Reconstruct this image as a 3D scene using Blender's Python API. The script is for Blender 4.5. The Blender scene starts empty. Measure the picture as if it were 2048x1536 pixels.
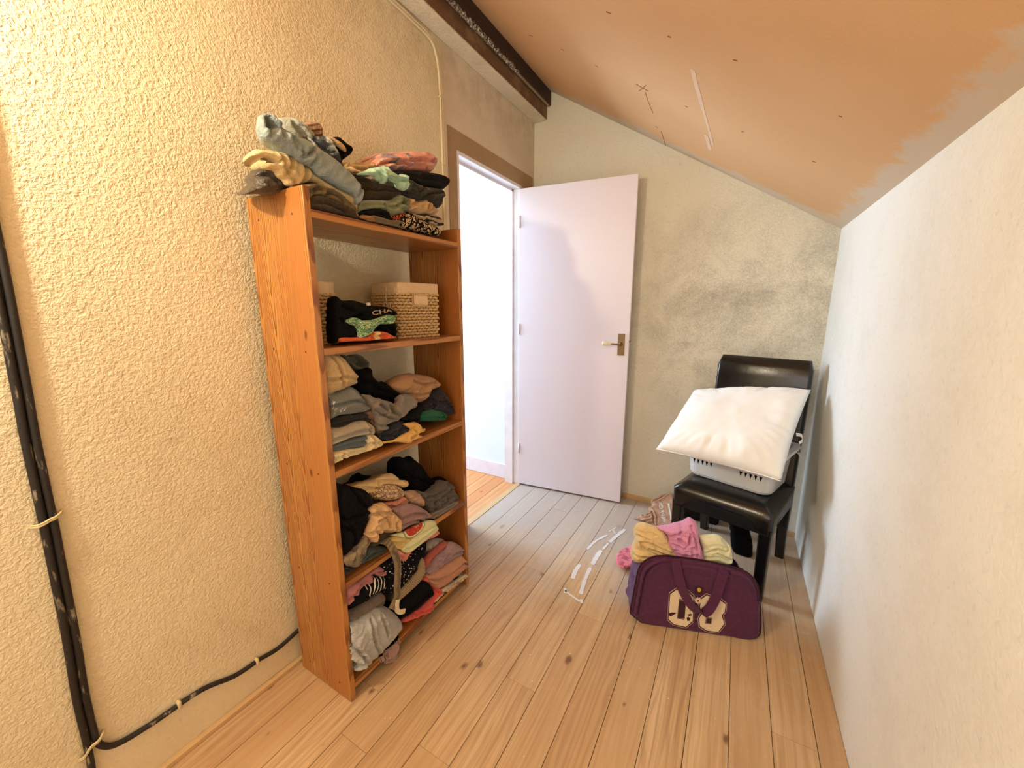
import bpy, bmesh, math, random
from mathutils import Vector, Matrix, noise
import numpy as np
random.seed(7)
S = bpy.context.scene
COL = S.collection
PI = math.pi

# ------------------------------------------------------------------ camera, world, lights, exposure
cam = bpy.data.cameras.new('camera'); camo = bpy.data.objects.new('camera', cam); COL.objects.link(camo)
cam.sensor_width = 36; cam.lens = 13.68; cam.clip_start = 0.02
camo.location = (0, 0, 1.30); camo.rotation_euler = (PI/2 - 0.192515, 0, 0.521728)
S.camera = camo
S.view_settings.view_transform = 'Standard'; S.view_settings.look = 'None'
S.view_settings.gamma = 1; S.view_settings.use_curve_mapping = False
S.view_settings.exposure = 0.25
w = bpy.data.worlds.new('world'); S.world = w; w.use_nodes = True
w.node_tree.nodes['Background'].inputs[0].default_value = (0.75, 0.85, 1.0, 1)
w.node_tree.nodes['Background'].inputs[1].default_value = 0.3

def area(name, loc, target, sx, sy, power, col):
    l = bpy.data.lights.new(name, 'AREA'); l.shape = 'RECTANGLE'; l.size = sx; l.size_y = sy
    l.energy = power; l.color = col
    o = bpy.data.objects.new(name, l); COL.objects.link(o); o.location = loc
    o.rotation_euler = (Vector(target) - Vector(loc)).to_track_quat('-Z', 'Y').to_euler()
    return o
def bulb(name, loc, r, power, col):
    l = bpy.data.lights.new(name, 'POINT'); l.shadow_soft_size = r; l.energy = power; l.color = col
    o = bpy.data.objects.new(name, l); COL.objects.link(o); o.location = loc
    return o
bulb('wall_lamp_bulb', (-1.12, -0.20, 1.97), 0.035, 40, (1.0, 0.91, 0.70))           # the bare bulb on the left wall, just out of frame
area('rear_fill', (-0.35, -1.55, 1.55), (-0.35, 2.0, 1.1), 1.3, 0.9, 9, (0.93, 0.96, 1.0))   # soft fill added behind the camera; no window is known there
area('hall_window', (-2.95, 1.95, 1.45), (-1.2, 1.95, 0.95), .8, 1.4, 66, (0.70, 0.84, 1.0))     # the hall's daylight
area('hall_top_fill', (-2.0, 1.55, 2.38), (-1.75, 2.2, 0.6), 0.7, 0.7, 4, (0.74, 0.9, 1.0))  # overhead light added to brighten the hall wall; no skylight is known

# ------------------------------------------------------------------ helpers
def lin(c):
    return tuple(((x/255)/12.92 if x/255 <= .04045 else ((x/255+.055)/1.055)**2.4) for x in c) + (1,)
class N:
    """small node builder"""
    def __init__(s, name):
        s.m = bpy.data.materials.new(name); s.m.use_nodes = True; s.t = s.m.node_tree; s.b = s.t.nodes['Principled BSDF']
    def n(s, typ, **k):
        x = s.t.nodes.new(typ)
        for a, v in k.items(): setattr(x, a, v)
        return x
    def put(s, sock, v):
        if isinstance(v, bpy.types.NodeSocket): s.t.links.new(v, sock)
        elif isinstance(v, tuple) and len(v) == 3 and sock.type == 'RGBA': sock.default_value = v + (1,)
        else: sock.default_value = v
    def coord(s, kind='Object', scale=(1, 1, 1), rot=(0, 0, 0), loc=(0, 0, 0)):
        if kind == 'World': src = s.n('ShaderNodeNewGeometry').outputs['Position']
        else: src = s.n('ShaderNodeTexCoord').outputs[kind]
        mp = s.n('ShaderNodeMapping'); s.put(mp.inputs[0], src)
        mp.inputs['Scale'].default_value = scale; mp.inputs['Rotation'].default_value = rot; mp.inputs['Location'].default_value = loc
        return mp.outputs[0]
    def noise(s, v, scale=5, detail=3, rough=.5, dist=0, out='Fac'):
        x = s.n('ShaderNodeTexNoise'); s.put(x.inputs['Vector'], v)
        for k, a in (('Scale', scale), ('Detail', detail), ('Roughness', rough), ('Distortion', dist)): s.put(x.inputs[k], a)
        return x.outputs[out]
    def voro(s, v, scale=5, feature='F1', rnd=1, out='Distance'):
        x = s.n('ShaderNodeTexVoronoi', feature=feature); s.put(x.inputs['Vector'], v); s.put(x.inputs['Scale'], scale); s.put(x.inputs['Randomness'], rnd)
        return x.outputs[out]
    def wave(s, v, scale=5, dist=0, detail=2, dscale=1, direction='X', profile='SIN'):
        x = s.n('ShaderNodeTexWave', bands_direction=direction, wave_profile=profile); s.put(x.inputs['Vector'], v)
        for k, a in (('Scale', scale), ('Distortion', dist), ('Detail', detail), ('Detail Scale', dscale)): s.put(x.inputs[k], a)
        return x.outputs['Fac']
    def ramp(s, f, stops, interp='LINEAR'):
        x = s.n('ShaderNodeValToRGB'); s.put(x.inputs[0], f); e = x.color_ramp; e.interpolation = interp
        while len(e.elements) < len(stops): e.elements.new(.5)
        for el, (p, c) in zip(e.elements, stops):
            el.position = p; el.color = c if not isinstance(c, (int, float)) else (c, c, c, 1)
        return x.outputs[0]
    def math(s, op, a, b=0.0, c=None, clamp=False):
        x = s.n('ShaderNodeMath', operation=op, use_clamp=clamp); s.put(x.inputs[0], a); s.put(x.inputs[1], b)
        if c is not None: s.put(x.inputs[2], c)
        return x.outputs[0]
    def mix(s, f, a, b, blend='MIX'):
        x = s.n('ShaderNodeMix', data_type='RGBA', blend_type=blend); s.put(x.inputs['Factor'], f); s.put(x.inputs['A'], a); s.put(x.inputs['B'], b)
        return x.outputs['Result']
    def sep(s, v):
        x = s.n('ShaderNodeSeparateXYZ'); s.put(x.inputs[0], v); return x.outputs
    def mr(s, v, a, b, c=0., d=1.):
        x = s.n('ShaderNodeMapRange'); s.put(x.inputs[0], v)
        for i, q in enumerate((a, b, c, d)): s.put(x.inputs[i+1], q)
        return x.outputs[0]
    def bump(s, h, strength=.5, dist=.01, nrm=None):
        x = s.n('ShaderNodeBump'); s.put(x.inputs['Height'], h); s.put(x.inputs['Strength'], strength); s.put(x.inputs['Distance'], dist)
        if nrm is not None: s.put(x.inputs['Normal'], nrm)
        return x.outputs[0]
    def done(s, col=None, rough=None, nrm=None, **k):
        if col is not None: s.put(s.b.inputs['Base Color'], col)
        if rough is not None: s.put(s.b.inputs['Roughness'], rough)
        if nrm is not None: s.put(s.b.inputs['Normal'], nrm)
        for a, v in k.items(): s.put(s.b.inputs[a.replace('_', ' ')], v)
        return s.m

def plain(name, c, rough=.6, **k):
    m = N(name); v = m.coord('Object'); f = m.noise(v, 14, 3)
    c = lin(c); return m.done(m.mix(f, tuple(x*.88 for x in c[:3]) + (1,), tuple(min(1, x*1.1) for x in c[:3]) + (1,)), rough, **k)

def link(name, me, mat=None, parent=None, smooth=False):
    o = bpy.data.objects.new(name, me); COL.objects.link(o)
    if mat is not None: me.materials.append(mat)
    if parent is not None: o.parent = parent
    if smooth:
        me.shade_smooth()
    return o
def obj(name, bm, mat=None, parent=None, smooth=False):
    me = bpy.data.meshes.new(name); bmesh.ops.recalc_face_normals(bm, faces=bm.faces); bm.to_mesh(me); bm.free()
    return link(name, me, mat, parent, smooth)
def tag(o, label=None, cat=None, group=None, kind=None):
    for k, v in (('label', label), ('category', cat), ('group', group), ('kind', kind)):
        if v: o[k] = v
    return o
def thing(name, label, cat, loc=(0, 0, 0), rz=0, group=None):
    o = bpy.data.objects.new(name, None); COL.objects.link(o); o.location = loc; o.rotation_euler = (0, 0, rz)
    o.empty_display_size = .05
    return tag(o, label, cat, group)
def struct(name, bm, mat, smooth=False): return tag(obj(name, bm, mat, None, smooth), kind='structure')
def box(bm, lo, hi, bev=0, seg=2):
    r = bmesh.ops.create_cube(bm, size=1)['verts']
    for v in r: v.co = Vector([lo[i] + (v.co[i] + .5)*(hi[i] - lo[i]) for i in range(3)])
    if bev:
        es = list({e for v in r for e in v.link_edges})
        bmesh.ops.bevel(bm, geom=es, offset=bev, segments=seg, profile=.5, affect='EDGES')
    return bm
def B(lo, hi, bev=0, seg=2): return box(bmesh.new(), lo, hi, bev, seg)
def catmull(p, n=6, closed=False):
    p = [Vector(q) for q in p]; out = []; L = len(p)
    for i in range(L if closed else L - 1):
        a = p[(i-1) % L] if closed or i > 0 else p[0]; b = p[i]; c = p[(i+1) % L]; d = p[(i+2) % L] if closed or i+2 < L else p[-1]
        for k in range(n):
            t = k/n
            out.append(.5*((2*b) + (c-a)*t + (2*a-5*b+4*c-d)*t*t + (3*b-a-3*c+d)*t**3))
    if not closed: out.append(p[-1])
    return out
def tube(bm, pts, r, seg=8, caps=True):
    pts = [Vector(p) for p in pts]; rings = []; up = None
    for i, p in enumerate(pts):
        t = (pts[min(i+1, len(pts)-1)] - pts[max(i-1, 0)]).normalized()
        if up is None: up = t.orthogonal().normalized()
        up = (up - t*up.dot(t)).normalized(); s = t.cross(up)
        rr = r(i/(len(pts)-1)) if callable(r) else r
        rings.append([bm.verts.new(p + (up*math.cos(2*PI*k/seg) + s*math.sin(2*PI*k/seg))*rr) for k in range(seg)])
    for a, b in zip(rings, rings[1:]):
        for k in range(seg): bm.faces.new((a[k], a[(k+1) % seg], b[(k+1) % seg], b[k]))
    if caps: bm.faces.new(rings[0][::-1]); bm.faces.new(rings[-1])
    return bm
def prism(bm, poly, z0, z1, fr=None):
    """extrude a 2-D polygon from z0 to z1 along the third axis of frame fr"""
    f = fr or (lambda a, b, c: Vector((a, b, c)))
    lo = [bm.verts.new(f(x, y, z0)) for x, y in poly]; hi = [bm.verts.new(f(x, y, z1)) for x, y in poly]; n = len(poly)
    bm.faces.new(lo[::-1]); bm.faces.new(hi)
    for i in range(n): bm.faces.new((lo[i], lo[(i+1) % n], hi[(i+1) % n], hi[i]))
    return bm
def ribbon(bm, pts, width_dir, w, th):
    """a flat band along pts: width along width_dir, thickness th"""
    pts = [Vector(p) for p in pts]; rings = []
    for i, p in enumerate(pts):
        t = (pts[min(i+1, len(pts)-1)] - pts[max(i-1, 0)]).normalized()
        wd = Vector(width_dir(i/(len(pts)-1)) if callable(width_dir) else width_dir); wd = (wd - t*wd.dot(t)).normalized(); n = t.cross(wd)
        rings.append([bm.verts.new(p + wd*a*w/2 + n*b*th/2) for a, b in ((-1, -1), (-.9, -1), (.9, -1), (1, -1), (1, 1), (.9, 1), (-.9, 1), (-1, 1))])
    for a, b in zip(rings, rings[1:]):
        for k in range(8): bm.faces.new((a[k], a[(k+1) % 8], b[(k+1) % 8], b[k]))
    bm.faces.new(rings[0][::-1]); bm.faces.new(rings[-1])
    return bm
def rrect(hx, hy, r, n=5):
    out = []
    for cx, cy, a0 in ((hx-r, hy-r, 0), (-hx+r, hy-r, PI/2), (-hx+r, -hy+r, PI), (hx-r, -hy+r, 1.5*PI)):
        for k in range(n+1):
            a = a0 + PI/2*k/n; out.append((cx + r*math.cos(a), cy + r*math.sin(a)))
    return out
def loft(bm, rings, cap0=True, cap1=True):
    R = [[bm.verts.new(Vector(p)) for p in r] for r in rings]; n = len(R[0])
    for a, b in zip(R, R[1:]):
        for k in range(n): bm.faces.new((a[k], a[(k+1) % n], b[(k+1) % n], b[k]))
    if cap0: bm.faces.new(R[0][::-1])
    if cap1: bm.faces.new(R[-1])
    return bm
def text(name, s, size, mat, parent, mw, ext=.0006):
    c = bpy.data.curves.new(name, 'FONT'); c.body = s; c.size = size; c.extrude = ext; c.resolution_u = 3; c.offset = size*.012
    t = bpy.data.objects.new(name, c); COL.objects.link(t)
    me = bpy.data.meshes.new_from_object(t.evaluated_get(bpy.context.evaluated_depsgraph_get())); COL.objects.unlink(t); bpy.data.objects.remove(t)
    o = link(name, me, mat, parent); o.matrix_basis = mw; return o

# ------------------------------------------------------------------ materials of the room
XL, YB, XR, ZK = -1.315, 2.590, 0.400, 1.687
SLOPE = 0.622
def stucco(name, base, dirt, amount, rough_scale=1., smooth_right=False, warmdirt=None):
    m = N(name); v = m.coord('World'); s = m.sep(v)
    n1 = m.noise(v, 125*rough_scale, 3, .55, .5); n2 = m.noise(v, 34*rough_scale, 2, .5, .4); n3 = m.noise(v, 5, 3)
    h = m.math('ADD', m.ramp(n1, [(.34, 0), (.68, 1)], 'EASE'), m.math('MULTIPLY', n2, .9))
    st = amount
    if smooth_right:                                   # smoother render round the doorway and below the black cable
        f = m.mr(s[1], 1.60, 1.68); g = m.mr(m.math('ADD', s[2], m.math('MULTIPLY', n3, .12)), .16, .30)
        st = m.math('MULTIPLY', m.math('MULTIPLY', m.math('SUBTRACT', 1.0, m.math('MULTIPLY', f, .82)), m.mr(g, 0, 1, .25, 1)), amount)
    b1 = m.bump(h, st, .007)
    d = m.ramp(m.math('ADD', m.noise(v, 1.7, 6, .65, .4), m.math('MULTIPLY', m.math('SUBTRACT', n1, .5), .25)), [(.47, 0), (.72, 1)])
    if warmdirt == 'back':                             # the grey smoke stain in the middle of the end wall
        q = m.math('MULTIPLY', m.mr(m.math('ABSOLUTE', m.math('SUBTRACT', s[2], 1.25)), .2, .75, 1, .12), m.mr(s[0], -.7, -.2, .3, 1))
        d = m.math('MULTIPLY', m.ramp(m.math('ADD', m.noise(v, 3.2, 7, .7, .5), m.math('MULTIPLY', m.math('SUBTRACT', n1, .5), .5)), [(.38, 0), (.74, 1)]), q)
    col = m.mix(m.math('MULTIPLY', d, .75 if warmdirt else .45), lin(base), lin(dirt))
    if smooth_right:
        col = m.mix(m.math('MULTIPLY', f, .6), col, lin((222, 208, 192)))
        edge = m.math('MULTIPLY', m.mr(s[2], 2.15, 2.5), m.ramp(m.noise(v, 9, 5, .7), [(.42, 0), (.62, 1)]))
        col = m.mix(m.math('MULTIPLY', edge, .32), col, lin((150, 130, 104)))
    col = m.mix(m.math('MULTIPLY', m.ramp(m.noise(v, 60, 2), [(.62, 0), (.72, 1)]), .10), col, lin((120, 100, 75)))
    return m.done(col, .93, b1, Specular_IOR_Level=.15)
M_LEFT = stucco('cream_stucco', (233, 219, 184), (202, 180, 138), .42, 1, True)
M_BACK = stucco('stained_stucco', (234, 228, 208), (142, 138, 124), .36, 1.0, False, 'back')
M_RIGHT = stucco('smooth_plaster', (240, 239, 233), (216, 211, 198), .16, .55)

def ceiling_mat():
    m = N('ochre_board'); v = m.coord('World'); s = m.sep(v)
    n = m.noise(v, 2.2, 4, .55); f = m.noise(v, 140, 2)
    col = m.mix(n, lin((208, 162, 114)), lin((220, 178, 132)))
    nr = m.noise(v, 11, 5, .7, .5)
    e1 = m.math('ADD', m.mr(s[0], XR - .13, XR - .01), m.math('MULTIPLY', m.math('SUBTRACT', nr, .5), 1.6))
    e2 = m.math('ADD', m.mr(s[1], YB - .24, YB - .02), m.math('MULTIPLY', m.math('SUBTRACT', nr, .5), 1.5))
    e = m.ramp(m.math('MAXIMUM', e1, e2), [(.50, 0), (.75, 1)])
    col = m.mix(m.math('MULTIPLY', e, .8), col, lin((206, 192, 172)))
    return m.done(col, .8, m.bump(m.math('ADD', f, m.math('MULTIPLY', e, m.noise(v, 60, 3))), .12, .004))
M_CEIL = ceiling_mat()

def plank_mat(name, light, dark, knot, dust_light):
    m = N(name); oi = m.n('ShaderNodeObjectInfo').outputs['Random']; p = m.n('ShaderNodeNewGeometry').outputs['Position']
    off = m.n('ShaderNodeCombineXYZ'); m.put(off.inputs[0], m.math('MULTIPLY', oi, 37.)); m.put(off.inputs[1], m.math('MULTIPLY', oi, 91.)); m.put(off.inputs[2], m.math('MULTIPLY', oi, 13.))
    ad = m.n('ShaderNodeVectorMath', operation='ADD'); m.put(ad.inputs[0], p); m.put(ad.inputs[1], off.outputs[0]); q = ad.outputs[0]
    def sc(x, y):
        mp = m.n('ShaderNodeMapping'); m.put(mp.inputs[0], q); mp.inputs['Scale'].default_value = (x, y, 1); return mp.outputs[0]
    fine = m.noise(sc(160, 3.5), 1, 4, .6); med = m.noise(sc(26, 1.1), 1, 3, .5, .3)
    fig = m.wave(sc(1, .16), 10, 9, 2, 1.1, 'X')
    col = m.mix(m.ramp(m.math('ADD', m.math('MULTIPLY', fine, .5), m.math('MULTIPLY', med, .6)), [(.38, 0), (.72, 1)]), lin(light), lin(dark))
    col = m.mix(m.math('MULTIPLY', m.ramp(fig, [(.6, 0), (.98, 1)]), .16), col, lin(knot))
    col = m.mix(m.math('MULTIPLY', m.math('SUBTRACT', oi, .05), .75), col, lin(dark))
    vx = m.n('ShaderNodeTexVoronoi', voronoi_dimensions='2D'); m.put(vx.inputs['Vector'], sc(5.4, 3.1)); m.put(vx.inputs['Scale'], 1.); cr_ = m.sep(vx.outputs['Color'])[0]; cg_ = m.sep(vx.outputs['Color'])[1]
    kf = m.math('ADD', m.math('ADD', vx.outputs['Distance'], m.math('MULTIPLY', m.noise(sc(60, 40), 1, 2), .07)), m.math('ADD', m.math('LESS_THAN', cr_, .42), m.math('MULTIPLY', cg_, .075)))
    col = m.mix(m.math('MULTIPLY', m.ramp(m.noise(m.coord('World'), 2.6, 4, .6), [(.45, 0), (.7, 1)]), .28), col, lin((168, 128, 92)))
    fg2 = m.wave(sc(1, .10), 17, 16, 2, .9, 'X'); col = m.mix(m.math('MULTIPLY', m.math('MULTIPLY', m.ramp(fg2, [(.55, 0), (.9, 1)]), m.math('GREATER_THAN', m.math('FRACT', m.math('MULTIPLY', oi, 7.3)), .6)), .18), col, lin(knot))
    kn = m.ramp(kf, [(.085, 1), (.13, .0)]); halo = m.ramp(kf, [(.10, 1), (.26, 0)])
    col = m.mix(m.math('MULTIPLY', halo, .35), col, lin(dark)); col = m.mix(m.math('MULTIPLY', kn, .85), col, lin(knot))
    if dust_light:                                            # dusty plaster over the far end, with cool light painted into its grey
        v = m.coord('World'); s = m.sep(v)
        k = m.math('ADD', m.mr(s[1], 1.25, 2.15), m.math('MULTIPLY', m.math('SUBTRACT', m.noise(v, 2.4, 5, .65, .5), .5), 1.3))
        k = m.math('MULTIPLY', m.ramp(k, [(.28, 0), (.75, 1)]), m.mr(s[0], -.45, .35, 1, .35))
        spk = m.math('MULTIPLY', m.ramp(m.noise(v, 30, 5, .7), [(.56, 0), (.66, 1)]), m.mr(s[1], .9, 1.7, .06, .5))
        col = m.mix(m.math('MULTIPLY', k, .7), col, lin((184, 178, 174))); col = m.mix(m.math('MULTIPLY', spk, .4), col, lin((214, 208, 202)))
        sp2 = m.ramp(m.voro(v, 26), [(.055, 1), (.075, 0)]); sp2 = m.math('MULTIPLY', sp2, m.ramp(m.noise(v, 3.1, 3), [(.52, 0), (.6, 1)]))
        col = m.mix(m.math('MULTIPLY', sp2, .8), col, lin((235, 228, 215)))
    return m.done(col, m.mr(fine, 0, 1, .42, .62), m.bump(m.math('SUBTRACT', fine, m.math('MULTIPLY', kn, .3)), .12, .003), Specular_IOR_Level=.35)
M_PLANK = plank_mat('worn_pine', (223, 193, 151), (192, 154, 111), (112, 76, 50), True)
M_HALLP = plank_mat('varnished_pine', (232, 176, 120), (206, 134, 80), (150, 84, 44), False)

def pine(name, axis):
    """orange varnished pine, grain along axis ('Z' for uprights, 'Y' for shelves)"""
    m = N(name); v = m.coord('World'); s = m.sep(v)
    def sc(a, l, rot=(0, 0, 0)):
        return m.coord('World', (a, a, l) if axis == 'Z' else (a, l, a))
    acr = s[0]
    stave = m.math('FLOOR', m.math('DIVIDE', m.math('ADD', acr, 5.0), .0675))
    wn = m.n('ShaderNodeTexWhiteNoise', noise_dimensions='1D'); m.put(wn.inputs['W'], stave); tone = wn.outputs[0]
    fine = m.noise(sc(190, 3), 1, 4, .6); fig = m.wave(sc(1, .055), 21, 26, 1.6, .8, 'X')
    if axis == 'Z':
        u = m.math('SUBTRACT', m.math('FRACT', m.math('DIVIDE', m.math('ADD', acr, m.math('ADD', 5.0, m.math('MULTIPLY', m.noise(m.coord('World', (0, 0, 2.5)), 1, 2), .02))), .0675)), .5)
        ph = m.math('ADD', m.math('MULTIPLY', s[2], -6.5), m.math('ADD', m.math('MULTIPLY', m.math('POWER', m.math('ABSOLUTE', u), 1.5), 13.), m.math('ADD', m.math('MULTIPLY', m.noise(m.coord('World', (40, 40, 4)), 1, 3, .6), 1.6), m.math('MULTIPLY', stave, .37))))
        cath = m.math('FRACT', ph); fig = m.ramp(cath, [(0, .5), (.35, .5), (.80, .9), (.90, 1), (1, .5)])
    wn2 = m.n('ShaderNodeTexWhiteNoise', noise_dimensions='1D'); m.put(wn2.inputs['W'], m.math('ADD', stave, 31.)); band = m.math('MULTIPLY', m.ramp(wn2.outputs[0], [(.25, .25), (.5, 1)]), m.ramp(m.noise(sc(12, .5), 1, 2), [(.35, .55), (.6, 1)]))
    col = m.mix(tone, lin((194, 136, 68)), lin((172, 108, 52)))
    col = m.mix(m.math('MULTIPLY', m.ramp(fine, [(.4, 0), (.7, 1)]), .35), col, lin((154, 88, 38)))
    col = m.mix(m.math('MULTIPLY', m.math('MULTIPLY', m.ramp(fig, [(.55, 0), (.92, 1)]), band), .85), col, lin((104, 48, 20)))
    jx = m.math('ABSOLUTE', m.math('SUBTRACT', m.math('FRACT', m.math('DIVIDE', m.math('ADD', acr, 5.0), .0675)), .5))
    col = m.mix(m.math('MULTIPLY', m.ramp(jx, [(.485, 0), (.5, 1)]), .3), col, lin((110, 52, 18)))
    kd = m.voro(m.coord('World', (9, 9, 4) if axis == 'Z' else (9, 4, 9)), 1); kf = m.math('ADD', kd, m.math('MULTIPLY', m.noise(v, 50, 2), .05))
    col = m.mix(m.math('MULTIPLY', m.ramp(kf, [(.06, 1), (.1, 0)]), .85), col, lin((92, 36, 14)))
    return m.done(col, .36, m.bump(fine, .06, .002), Specular_IOR_Level=.45, Coat_Weight=.15, Coat_Roughness=.25)
M_PINEV = pine('varnished_pine_upright', 'Z'); M_PINEH = pine('varnished_pine_shelf', 'Y')

def old_beam(name, a, b, c):
    m = N(name); v = m.coord('World', (30, 2, 30)); n = m.noise(v, 1, 5, .65); q = m.noise(m.coord('World'), 7, 6, .7)
    col = m.mix(m.ramp(n, [(.35, 0), (.7, 1)]), lin(a), lin(b)); col = m.mix(m.ramp(q, [(.48, 0), (.62, .8)]), col, lin(c))
    return m.done(col, .85, m.bump(n, .5, .006))
M_BEAM = old_beam('dark_old_timber', (74, 52, 36), (46, 32, 22), (62, 44, 32))
M_BEAM2 = old_beam('dirty_timber_face', (128, 96, 68), (96, 68, 46), (150, 122, 92))
M_SOFF = stucco('dirty_render', (232, 220, 198), (176, 154, 124), .35, .8)
M_CASING = stucco('bare_brown_render', (178, 150, 118), (138, 110, 80), .25, .8)
M_WHITE = plain('white_gloss_paint', (238, 232, 236), .35)
M_DOOR = N('lilac_white_paint').done(lin((234, 225, 232)), .38)
M_HALL = N('hall_white_paint').done(lin((226, 238, 246)), .8)
M_HALLT = plain('hall_lilac_trim', (232, 226, 238), .5)
M_BAT = plain('bare_batten_wood', (206, 170, 120), .7)

# ------------------------------------------------------------------ the room
Y0 = -1.65
bm = bmesh.new()                                       # left wall with the door opening
D0, D1, DZ = 1.722, 2.412, 2.085
box(bm, (XL-.09, Y0, -.12), (XL, D0, 2.95)); box(bm, (XL-.09, D0, DZ), (XL, D1, 2.95)); box(bm, (XL-.09, D1, -.12), (XL, YB+.1, 2.95))
struct('wall_left', bm, M_LEFT)
struct('wall_back', B((XL, YB, -.12), (XR+.1, YB+.1, 2.95)), M_BACK)
struct('wall_right', B((XR, Y0, -.12), (XR+.1, YB, ZK+.12)), M_RIGHT)
struct('wall_rear', B((XL-.09, Y0-.1, -.12), (XR+.1, Y0, 2.95)), M_RIGHT)
bm = bmesh.new(); zt = ZK + (XR - XL)*SLOPE
prism(bm, [(XR+.1, ZK-.1*SLOPE), (XL, zt), (XL, zt+.12), (XR+.1, ZK-.1*SLOPE+.12)], Y0, YB, lambda a, b, c: Vector((a, c, b)))
ceil = struct('ceiling', bm, M_CEIL)
fl = struct('floor', B((XL-.09, Y0, -.12), (XR, YB, -.024)), plain('subfloor', (60, 44, 30), .9))
# floor boards, each its own object
pitch = .1165; xs = [XR]; x = .329
while x > XL: xs.append(x); x -= pitch
xs.append(XL); random.seed(21)
for i in range(len(xs)-1):
    x1, x0 = xs[i], xs[i+1]
    if x1 - x0 < .03 and i > 0: continue
    if i+2 == len(xs)-1 and xs[i+1]-xs[i+2] < .03: x0 = xs[i+2]
    y = Y0 + .0; cuts = [Y0]; y = Y0 + random.uniform(.3, 1.6)
    while y < YB - .35: cuts.append(y); y += random.uniform(1.1, 2.0)
    cuts.append(YB)
    for a, b in zip(cuts, cuts[1:]):
        dz = random.uniform(-.0008, 0)
        obj('plank', B((x0+.0009, a+.0003, -.024), (x1-.0009, b-.0003, dz), .0009, 1), M_PLANK, fl)
# plaster streaks dried on the boards
M_STREAK = plain('dried_plaster', (226, 224, 224), .9)
def streak(pts, wd):
    random.seed(int(pts[0][0]*1000)); bm = bmesh.new(); L = []; R = []
    P = catmull([(a, b, 0) for a, b in pts], 7)
    for i, p in enumerate(P):
        t = (P[min(i+1, len(P)-1)] - P[max(i-1, 0)]).normalized(); n = Vector((-t.y, t.x, 0)); k = wd*random.uniform(.85, 1.35)*(.55 if i in (0, len(P)-1) else 1)
        L.append((p + n*k/2)); R.append((p - n*k/2))
    prism(bm, [(q.x, q.y) for q in L] + [(q.x, q.y) for q in reversed(R)], -.0008, .0016)
    obj('plaster_streak', bm, M_STREAK, fl)
for pts, wd in [([(-.469, 2.175), (-.495, 2.08), (-.512, 2.0)], .02), ([(-.516, 1.985), (-.527, 1.91)], .010), ([(-.532, 1.90), (-.535, 1.83), (-.533, 1.76)], .021),
                ([(-.535, 1.735), (-.528, 1.63), (-.512, 1.53)], .017), ([(-.545, 2.06), (-.585, 1.97), (-.60, 1.87)], .013), ([(-.590, 1.73), (-.592, 1.67), (-.583, 1.61)], .02),
                ([(-.585, 1.515), (-.54, 1.497), (-.50, 1.485)], .008), ([(-.590, 1.53), (-.577, 1.50)], .012), ([(-.50, 1.50), (-.488, 1.478)], .012), ([(-.52, 2.17), (-.545, 2.10)], .006), ([(-.505, 2.10), (-.53, 2.13)], .005)]:
    streak(pts, wd)
# scuffs on the ceiling board
def onceil(x, y, d=0): return Vector((x, y, ZK + (XR-x)*SLOPE - .0005 - d))
M_SCUFF = plain('white_scuff', (226, 196, 166), .9); M_CRACK = plain('brown_crack', (140, 88, 52), .9)
CEILM = [([(-0.2087, 1.55), (-0.2057, 1.6553), (-0.1985, 1.8197)], 0.018, 1), ([(-0.1985, 1.8197), (-0.1909, 1.9795), (-0.1814, 2.2022)], 0.012, 1), ([(-0.206, 2.1091), (-0.2006, 2.2966)], 0.02, 1), ([(-0.441, 1.9128), (-0.4473, 2.0191), (-0.4482, 2.1315)], 0.0018, 0), ([(-0.4697, 1.8674), (-0.423, 1.8876)], 0.0048, 0), ([(-0.4711, 1.9308), (-0.4203, 1.8334)], 0.003, 0), ([(-0.4483, 2.3536), (-0.4666, 2.6682)], 0.003, 0), ([(-0.4666, 2.6682), (-0.4862, 2.6442)], 0.0024, 0), ([(-0.2658, 1.3988), (-0.2552, 1.3972)], 0.0048, 0), ([(-0.0834, 1.3953), (-0.073, 1.3928)], 0.0042, 0), ([(-0.4554, 1.3881), (-0.4392, 1.3891)], 0.0042, 0), ([(-0.8014, 1.8333), (-0.7879, 1.8358)], 0.003, 0), ([(-0.6488, 1.8562), (-0.6358, 1.8586)], 0.003, 0), ([(-0.2707, 1.8787), (-0.2608, 1.878)], 0.0036, 0), ([(0.1769, 1.8852), (0.1872, 1.8806)], 0.0036, 0), ([(0.1851, 1.483), (0.1929, 1.4811)], 0.0042, 0), ([(-0.0615, 1.8892), (-0.0526, 1.8885)], 0.0036, 0), ([(-0.9602, 1.8281), (-0.9431, 1.8251)], 0.003, 0), ([(-0.4728, 2.3158), (-0.4591, 2.3262)], 0.003, 0)]
for nm, pts, r, mt in [('scuff_mark', p, r, M_SCUFF if t else M_CRACK) for p, r, t in CEILM]:
    P = [onceil(*q) for q in pts]
    bm = bmesh.new(); ribbon(bm, P, (0, 0, 1) if False else Vector((1, 0, -SLOPE)) if abs(P[0].y-P[-1].y) > abs(P[0].x-P[-1].x) else Vector((0, 1, 0)), r, .0012); obj(nm, bm, mt, ceil)
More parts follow.
